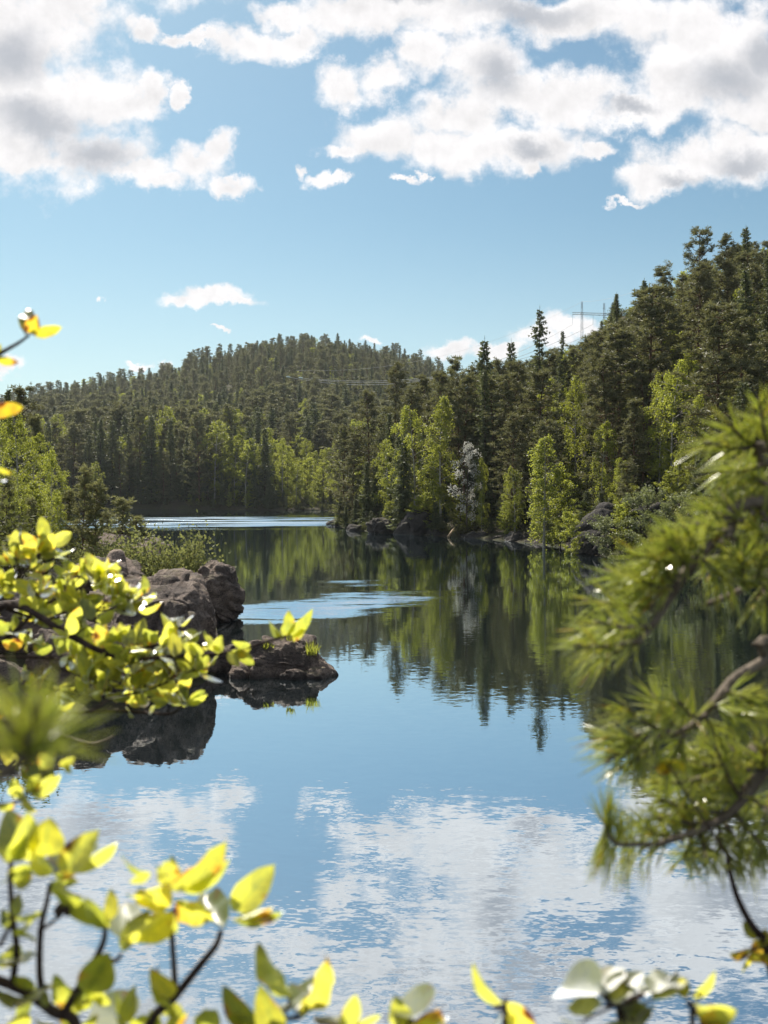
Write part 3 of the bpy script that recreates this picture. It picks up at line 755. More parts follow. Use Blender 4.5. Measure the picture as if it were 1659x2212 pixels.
# ------------------------------------------------------------------ stuff: woods and undergrowth nobody could count
def stuff(name, kinds, pts, rot, scl, idx):
    src = bpy.data.collections.new(name + '_source'); n = 0
    for kd in kinds:
        for cm, tm, H in LIB[kd]:
            me = bpy.data.meshes.new('tree')
            vs = []; fs = []; ms = []; off = 0
            acc = Acc()
            for mi, m0 in enumerate((cm, tm)):
                co = np.empty(len(m0.vertices) * 3); m0.vertices.foreach_get('co', co)
                lt = np.empty(len(m0.polygons), int); m0.polygons.foreach_get('loop_total', lt)
                li = np.empty(len(m0.loops), int); m0.loops.foreach_get('vertex_index', li)
                ls = np.empty(len(m0.polygons), int); m0.polygons.foreach_get('loop_start', ls)
                q = ls[lt == 4]; acc.add(co.reshape(-1, 3) / H, np.stack([li[q + k] for k in range(4)], -1), mi=mi)
            o = bpy.data.objects.new('%s_%02d' % (name, n), acc.mesh('tree', [cm.materials[0], tm.materials[0]], smooth=False)); src.objects.link(o); n += 1
    me = bpy.data.meshes.new(name); me.vertices.add(len(pts)); me.vertices.foreach_set('co', np.asarray(pts, float).ravel())
    for nm, tp, arr in (('rot', 'FLOAT_VECTOR', rot), ('scl', 'FLOAT_VECTOR', scl), ('idx', 'INT', idx)):
        at2 = me.attributes.new(nm, tp, 'POINT'); at2.data.foreach_set('vector' if tp == 'FLOAT_VECTOR' else 'value', np.asarray(arr).ravel())
    ob = bpy.data.objects.new(name, me); COL.objects.link(ob)
    g = bpy.data.node_groups.new(name, 'GeometryNodeTree')
    g.interface.new_socket('Geometry', in_out='INPUT', socket_type='NodeSocketGeometry'); g.interface.new_socket('Geometry', in_out='OUTPUT', socket_type='NodeSocketGeometry')
    gi = g.nodes.new('NodeGroupInput'); go = g.nodes.new('NodeGroupOutput'); ip = g.nodes.new('GeometryNodeInstanceOnPoints')
    ci = g.nodes.new('GeometryNodeCollectionInfo'); ci.inputs[0].default_value = src; ci.inputs['Separate Children'].default_value = True; ci.inputs['Reset Children'].default_value = True
    def na(nm, tp):
        nd = g.nodes.new('GeometryNodeInputNamedAttribute'); nd.data_type = tp; nd.inputs[0].default_value = nm; return nd.outputs[0]
    g.links.new(gi.outputs[0], ip.inputs['Points']); g.links.new(ci.outputs[0], ip.inputs['Instance']); ip.inputs['Pick Instance'].default_value = True
    g.links.new(na('idx', 'INT'), ip.inputs['Instance Index'])
    er = g.nodes.new('FunctionNodeEulerToRotation'); g.links.new(na('rot', 'FLOAT_VECTOR'), er.inputs[0]); g.links.new(er.outputs[0], ip.inputs['Rotation'])
    g.links.new(na('scl', 'FLOAT_VECTOR'), ip.inputs['Scale']); g.links.new(ip.outputs[0], go.inputs[0])
    md = ob.modifiers.new('scatter', 'NODES'); md.node_group = g
    tag(ob, kind='stuff'); return ob

def far_wood():
    rng = np.random.default_rng(3); n = 24000
    y = 255 + (700 - 255) * rng.random(n) ** .8; x = (rng.random(n) * .92 - .46) * y
    cell = 3.1 + .0030 * y
    order = np.arange(n); grid = {}; keep = []
    sd = lake_sd(x, y)
    for i in order:
        if sd[i] < 20: continue
        if x[i] > -2 and y[i] < 300 + 0 * x[i]: continue
        c = cell[i]; k = (int(x[i] // 5.2), int(y[i] // 5.2)); ok = True
        for a in (-1, 0, 1):
            for b in (-1, 0, 1):
                for j in grid.get((k[0] + a, k[1] + b), ()):
                    if (x[i] - x[j]) ** 2 + (y[i] - y[j]) ** 2 < c * c: ok = False
        if ok: grid.setdefault(k, []).append(i); keep.append(i)
    x = x[keep]; y = y[keep]; z = ground(x, y); m = len(x)
    px = 829.5 + x / y * FPX; py = 1060 - (z - CAM_H) / y * FPX
    patch = fbm(x / 24 + 9, y / 30, 3) + .42 * np.exp(-((px - 655) / 60) ** 2 - ((py - 950) / 40) ** 2)
    leafy = (patch + rng.normal(0, .17, m)) > .15
    u = rng.random(m)
    n_sp, n_ns, n_fp, n_p, n_b, n_al = 4, 2, 3, 5, 4, 2
    idx = np.where(u < .30, rng.integers(0, 4, m), np.where(u < .36, 4 + rng.integers(0, 2, m), np.where(u < .68, 6 + rng.integers(0, 3, m), 9 + rng.integers(0, 5, m))))
    idx = np.where(leafy, 14 + rng.integers(0, 6, m), idx)
    H = rng.uniform(.55, 1.12, m) ** 1.1 * np.interp(y, [255, 330, 700], [19, 15.5, 12.5]) * np.where(leafy, .72, 1); wd = rng.uniform(1.0, 1.65, m)
    stuff('distant_forest', ('spruce', 'narrow_spruce', 'full_pine', 'pine', 'birch', 'alder'), np.stack([x, y, z - .3], -1),
          np.stack([0 * u, 0 * u, rng.random(m) * 6.28], -1), np.stack([H * wd, H * wd, H], -1), idx)
    print('distant trees', m)
far_wood()

def under():
    rng = np.random.default_rng(4); pts = []; n = 7000
    x = np.concatenate([rng.uniform(-8, 75, 6000), rng.uniform(-100, 30, 2600), rng.uniform(-40, -5, 1500)])
    y = np.concatenate([rng.uniform(20, 190, 6000), rng.uniform(222, 285, 2600), rng.uniform(20, 75, 1500)])
    sd = lake_sd(x, y); px = 829.5 + x / y * FPX
    ok = (sd > .15) & (sd < 45) & (px > -150) & (px < 1800)
    ok &= ~((x < 0) & (y < 80) & ((sd < 3.5) | (rng.random(len(x)) < .45)))
    ok &= ~((y > 200) & (sd > 40))
    x = x[ok]; y = y[ok]; z = ground(x, y); m = len(x); u = rng.random(m)
    idx = np.where(u < .62, rng.integers(0, 3, m), np.where(u < .84, 3 + rng.integers(0, 4, m), 7 + rng.integers(0, 2, m)))
    H = np.where(idx < 3, rng.uniform(.6, 1.5, m), rng.uniform(1.2, 4.0, m)); leftb = (x < 0) & (y < 80); H = np.where(leftb, H * .45, H); idx = np.where(leftb & (idx > 2), 0, idx)
    wd = np.where(idx < 3, rng.uniform(1.0, 1.7, m), rng.uniform(1.2, 2.0, m))
    stuff('undergrowth', ('bush', 'spruce', 'alder'), np.stack([x, y, z - .1], -1), np.stack([0 * u, 0 * u, rng.random(m) * 6.28], -1), np.stack([H * wd, H * wd, H], -1), idx)
    print('undergrowth', m)
under()

# ------------------------------------------------------------------ rocks
import bmesh
def rock(name, label, c, r, seed, sub=5, planes=16, cut=(.62, .90), rough=.10, rotz=0.0, mat='granite', group=None, cat='rock', tilt=(0, 0), joint=(.62, .36), step=.17, dip=.35):
    bm = bmesh.new(); bmesh.ops.create_icosphere(bm, subdivisions=sub, radius=1.0)
    V = np.array([v.co[:] for v in bm.verts]); F = np.array([[v.index for v in f.verts] for f in bm.faces]); bm.free()
    rng = np.random.default_rng(seed); V = np.sign(V) * np.abs(V) ** .8; r = np.array(r, float)
    off = Vector(rng.uniform(-50, 50, 3))
    for k in range(planes):
        nrm = unit(rng.normal(size=3) * [1, 1, .8]); d = rng.uniform(*cut) * (abs(nrm) ** 1.2).sum() ** .6; s = V @ nrm - d
        V = V - np.where(s > 0, s * .92, 0)[:, None] * nrm
    sc = r.mean(); k1 = sc * joint[0]; k2 = sc * joint[1]
    ja = rng.uniform(-.5, .5); j1 = Vector((math.cos(ja), math.sin(ja), .25)).normalized(); j2 = Vector((dip * math.cos(ja + 1), dip, 1)).normalized(); j3 = Vector((-math.sin(ja), math.cos(ja), -.2)).normalized()
    hsh = rng.uniform(-1, 1, (40, 40, 40)); out = []
    for p in V:
        q = Vector(p * r); nn = Vector(p).normalized()
        a = mnoise.fractal(q * (.8 / sc) + off, 1.0, 2.1, 6); b = mnoise.fractal(q * 4.0 + off, .8, 2.1, 5) + .45 * mnoise.fractal(q * 11.0 + off, .8, 2.1, 3)
        wv = mnoise.noise(q * (1.1 / sc) + off) * .55 * sc
        u = [(q.dot(j1) + wv) / k1, (q.dot(j2) + wv * .7) / k2, (q.dot(j3) - wv) / k1]
        cell = hsh[int(math.floor(u[0])) % 40, int(math.floor(u[1])) % 40, int(math.floor(u[2])) % 40]
        e = min(min(x - math.floor(x), 1 - x + math.floor(x)) * kk for x, kk in zip(u, (k1, k2, k1)))
        soft = min(1.0, e / (.10 * sc))
        out.append(nn * (a * rough * sc + b * .05 * min(1, sc) + cell * step * sc * soft - (1 - min(1.0, e / (.045 * sc))) * .07 * sc))
    V = V * r + np.array(out)
    M = np.array((Matrix.Rotation(rotz, 3, 'Z') @ Matrix.Rotation(tilt[0], 3, 'X') @ Matrix.Rotation(tilt[1], 3, 'Y')))
    V = V @ M.T
    a = Acc(); a.add(V, F); o = a.build(name, MAT[mat]); o.location = c
    tag(o, label, cat, group); return o
rock('rock_outcrop', 'steep dark granite cliff with a rounded mossy top dropping into the water on the left', (-5.62, 25.3, .85), (1.40, 2.4, 1.75), 3, sub=6, rotz=.12, joint=(.42, 1.1), dip=.1, step=.12)
rock('rock_outcrop', 'lower granite shoulder in front of the steep dark cliff, behind the yellow leaves', (-6.5, 22.6, .35), (1.5, 1.5, 1.25), 8, sub=6, rotz=-.3)
rock('rock_outcrop', 'sunlit granite ledge on top of the bank left of the steep cliff', (-6.9, 26.6, 1.0), (1.3, 1.9, 1.2), 14, rotz=.5)
rock('boulder', 'big grey boulder at the water beyond the steep cliff', (-6.0, 35.0, .75), (.95, 1.5, 1.2), 5, sub=6, rotz=.2, cat='boulder')
rock('boulder', 'smooth dark boulder at the foot of the slim pines', (-8.4, 30.5, 1.35), (1.15, 1.4, 1.15), 9, rotz=.4, planes=8, cat='boulder')
rock('rock_outcrop', 'flat reddish rock knoll under the dwarf pine', (-11.8, 44.6, 1.6), (2.3, 2.2, .85), 21, rotz=.1)
rock('rock_outcrop', 'shaded rock shore hidden behind the yellow leaves at the frame edge', (-9.6, 20.9, .35), (2.3, 1.7, 1.25), 27, rotz=.3)
rock('rock_islet', 'low craggy rock islet with grass tufts standing in the water', (-2.32, 24.7, .05), (1.32, .98, .76), 33, sub=6, planes=22, rough=.13, tilt=(0, .10))
rock('boulder', 'small pale boulder at the left foot of the rock islet', (-3.45, 24.1, .05), (.34, .3, .27), 35, sub=4, cat='boulder')
rock('boulder', 'knobbly rock joining the islet to the steep cliff', (-3.45, 25.0, .05), (.75, .6, .42), 37, sub=5, cat='boulder')
rock('rock_outcrop', 'low broken ledge between the steep cliff and the rock islet', (-4.25, 25.0, .1), (.9, .8, .62), 36, rotz=.4)
rock('boulder', 'small wet stone at the right foot of the rock islet', (-1.62, 24.0, .02), (.30, .26, .22), 38, sub=4, cat='boulder')
rock('boulder', 'fist-shaped wet stone under the middle of the rock islet', (-2.15, 23.85, .02), (.32, .24, .2), 39, sub=4, cat='boulder')
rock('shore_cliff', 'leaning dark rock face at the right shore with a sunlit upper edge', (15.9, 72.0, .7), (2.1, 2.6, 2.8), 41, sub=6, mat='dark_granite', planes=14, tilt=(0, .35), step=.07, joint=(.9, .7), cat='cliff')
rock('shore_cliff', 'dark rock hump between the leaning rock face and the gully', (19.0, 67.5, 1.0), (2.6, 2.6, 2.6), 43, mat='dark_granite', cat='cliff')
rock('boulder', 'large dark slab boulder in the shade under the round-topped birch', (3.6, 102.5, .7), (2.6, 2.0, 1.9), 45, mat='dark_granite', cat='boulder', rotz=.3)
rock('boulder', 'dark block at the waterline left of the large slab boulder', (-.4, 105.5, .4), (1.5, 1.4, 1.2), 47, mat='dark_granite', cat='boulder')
rock('rock_outcrop', 'rough granite rise behind the lower shoulder at the frame edge', (-9.3, 24.2, .9), (1.9, 2.0, 1.3), 29, rotz=.8)
srng = np.random.default_rng(12)
side = ['left of the large slab boulder', 'below the white flowering tree', 'below the dark spreading pine', 'beside the broad leaning birch', 'left of the leaning rock face']
for k, (x, y, r) in enumerate([(-3.2,113,.9),(-5.6,125,.5),(-6.4,129.5,.9),(.9,105.2,.5),(5.6,100.2,1.1),(7.9,96.2,.45),(8.9,94.6,.8),(10.6,91.6,.5),(11.9,89.4,1.2),(12.9,86.2,.5),(14.3,82.5,.6),(14.9,77,.5)]):
    land = ['on the dark bank left of the large slab boulder', 'at the waterline under the dark pine of the point', 'at the very tip of the point', 'touching the large slab boulder', 'below the white flowering tree',
            'right of the stone below the white flowering tree', 'below the low spreading dark pine', 'halfway between the flowering tree and the leaning birch', 'just left of the broad leaning birch', 'under the broad leaning birch', 'in the shade right of the leaning birch', 'at the left foot of the leaning rock face'][k]
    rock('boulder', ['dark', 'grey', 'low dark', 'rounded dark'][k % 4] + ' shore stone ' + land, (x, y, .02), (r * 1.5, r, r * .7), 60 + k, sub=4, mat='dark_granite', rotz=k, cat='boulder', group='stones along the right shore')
for k, (px, py, D, r) in enumerate([(1165, 1176, 84.5, .28), (1184, 1177, 84.3, .3)]):
    p = at(px, py, D); rock('boulder', ['small pale stone at the water left of the leaning rock face', 'second pale stone nearer the leaning rock face'][k], (p[0], D, .05), (r * 1.8, r, r), 80 + k, sub=4, mat='pale_stone', cat='stone')

# driftwood on the shore
a = Acc(); p = at(968, 1158, 95.6); q = at(982, 1140, 97.0)
tube(a, curve([p + [0, 0, -.1], (p + q) / 2 + [.05, 0, .05], q], 8), np.linspace(.13, .08, 8), 7); tube(a, [(p + q) / 2, (p + q) / 2 + [.35, 0, .15]], [.04, .02], 5)
tag(a.build('driftwood_log', MAT['driftwood']), 'pale driftwood log leaning on the dark shore below the white flowering tree', 'log')

# ------------------------------------------------------------------ power line
def lattice(acc, p0, p1, w0, w1, n, r):
    p0 = np.array(p0, float); p1 = np.array(p1, float); ax = unit(p1 - p0); ref = np.array([0, 1.0, 0]); a = unit(np.cross(ax, ref)); b = np.cross(ax, a)
    cs = [(1, 1), (1, -1), (-1, -1), (-1, 1)]
    ring = lambda t: [p0 + (p1 - p0) * t + (a * sx + b * sy) * (w0 + (w1 - w0) * t) / 2 for sx, sy in cs]
    for k in range(4): tube(acc, [ring(0)[k], ring(1)[k]], r, 4)
    for i in range(n):
        A = ring(i / n); B = ring((i + 1) / n)
        for k in range(4):
            tube(acc, [A[k], B[(k + 1) % 4]], r * .7, 3); tube(acc, [B[k], B[(k + 1) % 4]], r * .6, 3)
PD = 400.0
pt = at(1281, 690, PD)
e = bpy.data.objects.new('power_pylon', None); COL.objects.link(e)
base_z = gz(pt[0], PD)
legs = [at(1257, 652, PD), at(1305, 655, PD)]
for q in legs:
    a = Acc(); lattice(a, (q[0], PD, base_z - 1), (q[0], PD, q[2]), 2.2, .5, 16, .045); a.build('leg', MAT['galvanised_steel'], e)
a = Acc(); c0 = at(1236, 677, PD); c1 = at(1332, 680, PD); lattice(a, c0, c1, .8, .8, 16, .045); a.build('crossarm', MAT['galvanised_steel'], e)
INS = []
for px in (1237, 1281, 1325):
    t0 = at(px, 679, PD); a = Acc(); n = 12
    tube(a, [t0 - [0, 0, 4.0 * k / (2 * n)] for k in range(2 * n + 1)], [.09 if k % 2 else .03 for k in range(2 * n + 1)], 6); a.build('insulator', MAT['insulator_glass'], e); INS.append(t0 - np.array([0, 0, 4.0]))
tag(e, 'grey steel twin-legged power pylon standing above the hillside treetops', 'pylon')
def wire(a, p, q, sag, r=.035, n=40):
    t = np.linspace(0, 1, n)[:, None]; L = p + (q - p) * t; L[:, 2] -= (sag * 4 * t * (1 - t))[:, 0]; tube(a, L, r, 4)
lt = [at(625, 815, 375), at(652, 817, 375), at(680, 819, 375)]
for k in range(3):
    e = bpy.data.objects.new('power_cable', None); COL.objects.link(e)
    a = Acc(); wire(a, lt[k], INS[k], 11 - 1.5 * k, .07); a.build('wire', MAT['wire_metal'], e)
    a = Acc(); tube(a, [lt[k] + [-1.2, 0, .25], lt[k] + [-.6, 0, .12], lt[k], lt[k] + [.5, 0, -.1]], [.12, .36, .36, .1], 8); a.build('insulator', MAT['insulator_glass'], e)
    tag(e, ['sagging power cable with a pale insulator at its left end, lowest of the three', 'sagging power cable between the two other insulator-tipped cables', 'sagging power cable whose pale insulator sits furthest right'][k], 'cable', 'power cables across the far hill')
a = Acc(); wire(a, at(640, 800, 380), legs[0], 8, .03)
tag(a.build('power_cable', MAT['wire_metal']), 'thin earth wire running from the far hill to the left pylon mast', 'cable')
a = Acc(); wire(a, legs[0], at(1420, 610, 330), 1.5, .03)
tag(a.build('power_cable', MAT['wire_metal']), 'thin earth wire rising from the left pylon mast towards the upper hillside', 'cable')

# ------------------------------------------------------------------ plants close to the camera
TPL = []
def leaf_template(seed):
    rng = np.random.default_rng(seed); nv, nu = 10, 5
    v = np.linspace(0, 1, nv); wv = np.sin(np.pi * np.clip(v, 0, 1) ** .82) ** .72 * .28; wv[0] = .012; wv[-1] = .006
    fold = rng.uniform(.05, .55); curl = rng.uniform(-.25, .35); tw = rng.uniform(-.5, .5); wavy = rng.uniform(0, .05)
    X = np.linspace(-1, 1, nu)
    P = []; UVs = []
    for i in range(nv):
        for j in range(nu):
            x = X[j] * wv[i]; z = fold * abs(x) - curl * v[i] ** 2 + wavy * math.sin(v[i] * 14 + j); a = tw * (v[i] - .3)
            P.append((x * math.cos(a) - z * math.sin(a) * .4, v[i] * (1 - .12 * abs(curl) * v[i]), x * math.sin(a) + z)); UVs.append((X[j] * .5 + .5, v[i]))
    i, j = np.meshgrid(np.arange(nv - 1), np.arange(nu - 1), indexing='ij')
    F = np.stack([i * nu + j, i * nu + j + 1, (i + 1) * nu + j + 1, (i + 1) * nu + j], -1).reshape(-1, 4)
    return np.array(P), F, np.array(UVs)
TPL = [leaf_template(s) for s in range(14)]
def leaf(acc, b, d, nrm, L, rng, wide=1.0):
    d = unit(d); x = unit(np.cross(d, nrm)); n = np.cross(x, d); P, F, UVs = TPL[rng.integers(len(TPL))]
    acc.add(b + (P[:, :1] * wide * x + P[:, 1:2] * d + P[:, 2:] * n) * L, F, UVs)
def leaf_px(acc, st, b, t, D, rng, wide=1.0, dD=0.0, nrm=None, stem=None):
    """leaf drawn from base to tip, both given as sketch pixels at distance D"""
    if nrm is not None:          # glossy leaf lying flat enough to catch the sun
        q = at(t[0], t[1], D) - at(b[0], b[1], D); nrm = unit(np.array(sun_dir) + unit(np.array([0, 0, CAM_H]) - at(b[0], b[1], D))) + (np.asarray(nrm) - HALF) * .6
        dD = float(np.clip(-(nrm[0] * q[0] + nrm[2] * q[2]) / nrm[1], -.07, .07))
    B = at(b[0], b[1], D); T = at(t[0], t[1], D + dD); n0 = np.array([rng.normal(.2, .35), -1, rng.normal(-.7, .4)]) if nrm is None else np.array(nrm, float)
    leaf(acc, B, T - B, n0, np.linalg.norm(T - B), rng, wide)
    if stem is not None: tube(st, curve([stem, (stem + B) / 2 + rng.normal(0, .003, 3), B], 5), .0011, 4)
def rosette(acc, st, c, axis, n, L, rng, spread=1.0):
    axis = unit(axis); r = unit(np.cross(axis, [.3, 1, .2])); q = np.cross(axis, r); a0 = rng.random() * 6.28
    for k in range(n):
        a = a0 + k * 2.4 + rng.normal(0, .3); e = rng.uniform(.15, 1.0)
        d = axis * (1.05 - .75 * e * spread) + (r * math.cos(a) + q * math.sin(a)) * (.35 + .75 * e * spread) + np.array([0, 0, -.12])
        l = L * rng.uniform(.62, 1.12); p0 = c + unit(d) * l * .16; tube(st, [c, (c + p0) / 2, p0], .0009, 4)
        leaf(acc, p0, d + rng.normal(0, .12, 3), axis * .35 + rng.normal(0, .38, 3) - .8 * np.array(sun_dir), l, rng, rng.uniform(.85, 1.15))
def branch(st, ctrl, r0, r1, n=26):
    P = curve(ctrl, n); tube(st, P, np.linspace(r0, r1, n), 7); return P
HALF = unit(np.array(sun_dir) + np.array([0, -.9, .25]))          # facing halfway between sun and viewer: leaf gloss
def root(x, y): return np.array([x, y, gz(x, y) - .05])

# spray of yellow-green leaves reaching in from the left
def leafy_branch():
    rng = np.random.default_rng(101); fo = Acc(); st = Acc(); D = 1.62
    e = bpy.data.objects.new('leafy_shrub', None); COL.objects.link(e); rt = root(-1.35, 1.5)
    def px(lst): return [at(a, b, d) for a, b, d in lst]
    fork = at(-150, 1500, 1.66)
    branch(st, [rt, rt + [.02, .02, .7], fork + [0, 0, -.35], fork], .014, .009)
    mains = [
     (px([(-150,1500,1.66),(0,1310,1.64),(140,1367,1.62),(211,1404,1.6),(281,1423,1.6),(398,1416,1.58),(492,1409,1.57),(586,1383,1.56),(619,1374,1.55)]), .0065, .0018, .0, 15),
     (px([(-150,1500,1.66),(0,1560,1.72),(150,1541,1.70),(244,1535,1.68),(328,1541,1.66),(372,1541,1.66),(398,1519,1.65)]), .0050, .0016, 0, 7),
     (px([(-150,1500,1.66),(0,1480,1.6),(110,1490,1.6),(190,1470,1.6),(250,1445,1.6),(290,1440,1.6)]), .0045, .0014, .25, 10),
     (px([(-150,1500,1.66),(-40,1420,1.75),(30,1365,1.74),(90,1312,1.72),(150,1280,1.7),(205,1262,1.7)]), .0050, .0014, .25, 16),
     (px([(-150,1500,1.66),(-60,1330,1.7),(0,1278,1.7),(50,1238,1.7),(84,1200,1.7)]), .0040, .0014, .3, 12),
     (px([(0,1310,1.64),(80,1335,1.68),(160,1330,1.68),(230,1318,1.68),(268,1322,1.68)]), .0030, .0012, .2, 12),
     (px([(110,1490,1.6),(200,1505,1.58),(290,1498,1.58),(352,1478,1.58),(372,1468,1.58)]), .0028, .0012, .15, 11),
     (px([(-60,1420,1.7),(60,1420,1.7),(150,1428,1.7),(220,1450,1.69),(300,1470,1.68)]), .0030, .0012, .2, 14),
     (px([(211,1404,1.6),(300,1400,1.62),(350,1392,1.62),(385,1388,1.62)]), .0026, .0011, .1, 3),
     (px([(-100,1560,1.6),(0,1600,1.6),(40,1640,1.6),(80,1690,1.58)]), .0030, .0011, .2, 6)]
    for P0, r0, r1, s0, nl in mains:
        P = branch(st, P0, r0, r1, 30)
        nn = int(nl * 1.2)
        for k in range(nn):
            s = s0 + (1 - s0) * (k + rng.random() * .6) / nn; i = min(28, int(s * 29)); c = P[i]; t = unit(P[i + 1] - P[i])
            if c[0] < -.75: continue
            if c[0] > at(430, 0, 1.57)[0]: continue
            a = rng.random() * 6.28; d = t * .6 + np.array([math.cos(a) * .6, math.sin(a) * .5, .45 + .4 * math.sin(a * 2)])
            tw = c + unit(d) * rng.uniform(.015, .05); tube(st, [c, (c + tw) / 2 + [0, 0, .003], tw], .0011, 4)
            rosette(fo, st, tw, d + [0, 0, .5], int(rng.integers(3, 6)), .042, rng)
        if len(P0) and P0[-1][0] < at(420, 0, 1.57)[0]: rosette(fo, st, P[-1], P[-1] - P[-3] + np.array([0, 0, .02]), 5, .042, rng)
    # outer end, leaf by leaf
    for b, t, wd, dd in [((480,1406),(425,1375),.9,.01),((470,1408),(480,1370),.8,-.02),((440,1412),(395,1390),.9,.0),((500,1405),(545,1400),.8,.02),((492,1410),(520,1440),.8,-.01),((515,1400),(548,1432),.8,.02),
                         ((450,1416),(420,1450),.8,0),((540,1395),(500,1380),.7,-.02),((612,1378),(579,1340),.95,.01),((616,1374),(632,1328),.9,-.02),((620,1374),(688,1330),.85,0),((622,1378),(664,1352),.9,.03),((612,1380),(590,1362),.9,.0),((620,1376),(606,1335),.7,.03),
                         ((398,1519),(400,1482),.9,0),((400,1519),(444,1492),.9,.02)]:
        leaf_px(fo, st, b, t, 1.56 if b[0] > 410 else 1.65, rng, wd * 1.1, dd)
    st.build('stem', MAT['twig_bark'], e); fo.build('foliage', MAT['shrub_leaf'], e)
    tag(e, 'leafy yellow-green shrub whose long twigs reach from the left over the rock cliff', 'shrub')
leafy_branch()

def bare_twig():
    a = Acc(); P = curve([at(-60, 1540, 1.9), at(60, 1570, 1.9), at(130, 1588, 1.9), at(190, 1606, 1.88), at(225, 1600, 1.87), at(246, 1590, 1.86)], 24); tube(a, P, np.linspace(.006, .002, 24), 6)
    rt = root(-1.6, 1.75); tube(a, curve([rt, rt + [0, 0, .6], P[0] - [.05, 0, .2], P[0]], 12), .007, 6)
    tag(a.build('dead_twig', MAT['pine_twig_bark']), 'bare grey twig bowing over the dark rock reflection', 'twig')
bare_twig()

def top_sprig():
    rng = np.random.default_rng(7); fo = Acc(); st = Acc(); D = 1.15
    e = bpy.data.objects.new('leafy_sapling', None); COL.objects.link(e); rt = root(-.95, 1.1)
    base = at(-90, 860, D); branch(st, [rt, rt + [.03, 0, .8], base + [-.03, 0, -.5], base], .009, .005)
    P = branch(st, [base, at(-40, 790, D), at(0, 764, D), at(40, 741, D), at(64, 724, D)], .004, .0013)
    branch(st, [base, at(-30, 900, D), at(-8, 888, D)], .003, .0012); branch(st, [at(-90, 860, D), at(-60, 1000, D), at(-8, 1016, D)], .003, .0012); branch(st, [at(-40, 790, D), at(-10, 775, D)], .002, .001)
    for b, t, wd, dd in [((64,722),(48,647),.55,.02),((66,722),(84,676),.8,-.02),((70,721),(134,706),.62,.02),((-10,776),(40,784),.7,.0),((-15,770),(2,742),.7,0),((-30,892),(54,874),.6,0),((-6,1012),(24,1024),.7,0),((58,728),(47,698),.35,0),((-12,1030),(10,1050),.6,.02)]:
        leaf_px(fo, st, b, t, D, rng, wd * 1.25, dd)
    st.build('stem', MAT['twig_bark'], e); fo.build('foliage', MAT['autumn_leaf'], e)
    tag(e, 'thin sapling twig with yellow and brown curled leaves against the sky', 'sapling')
top_sprig()

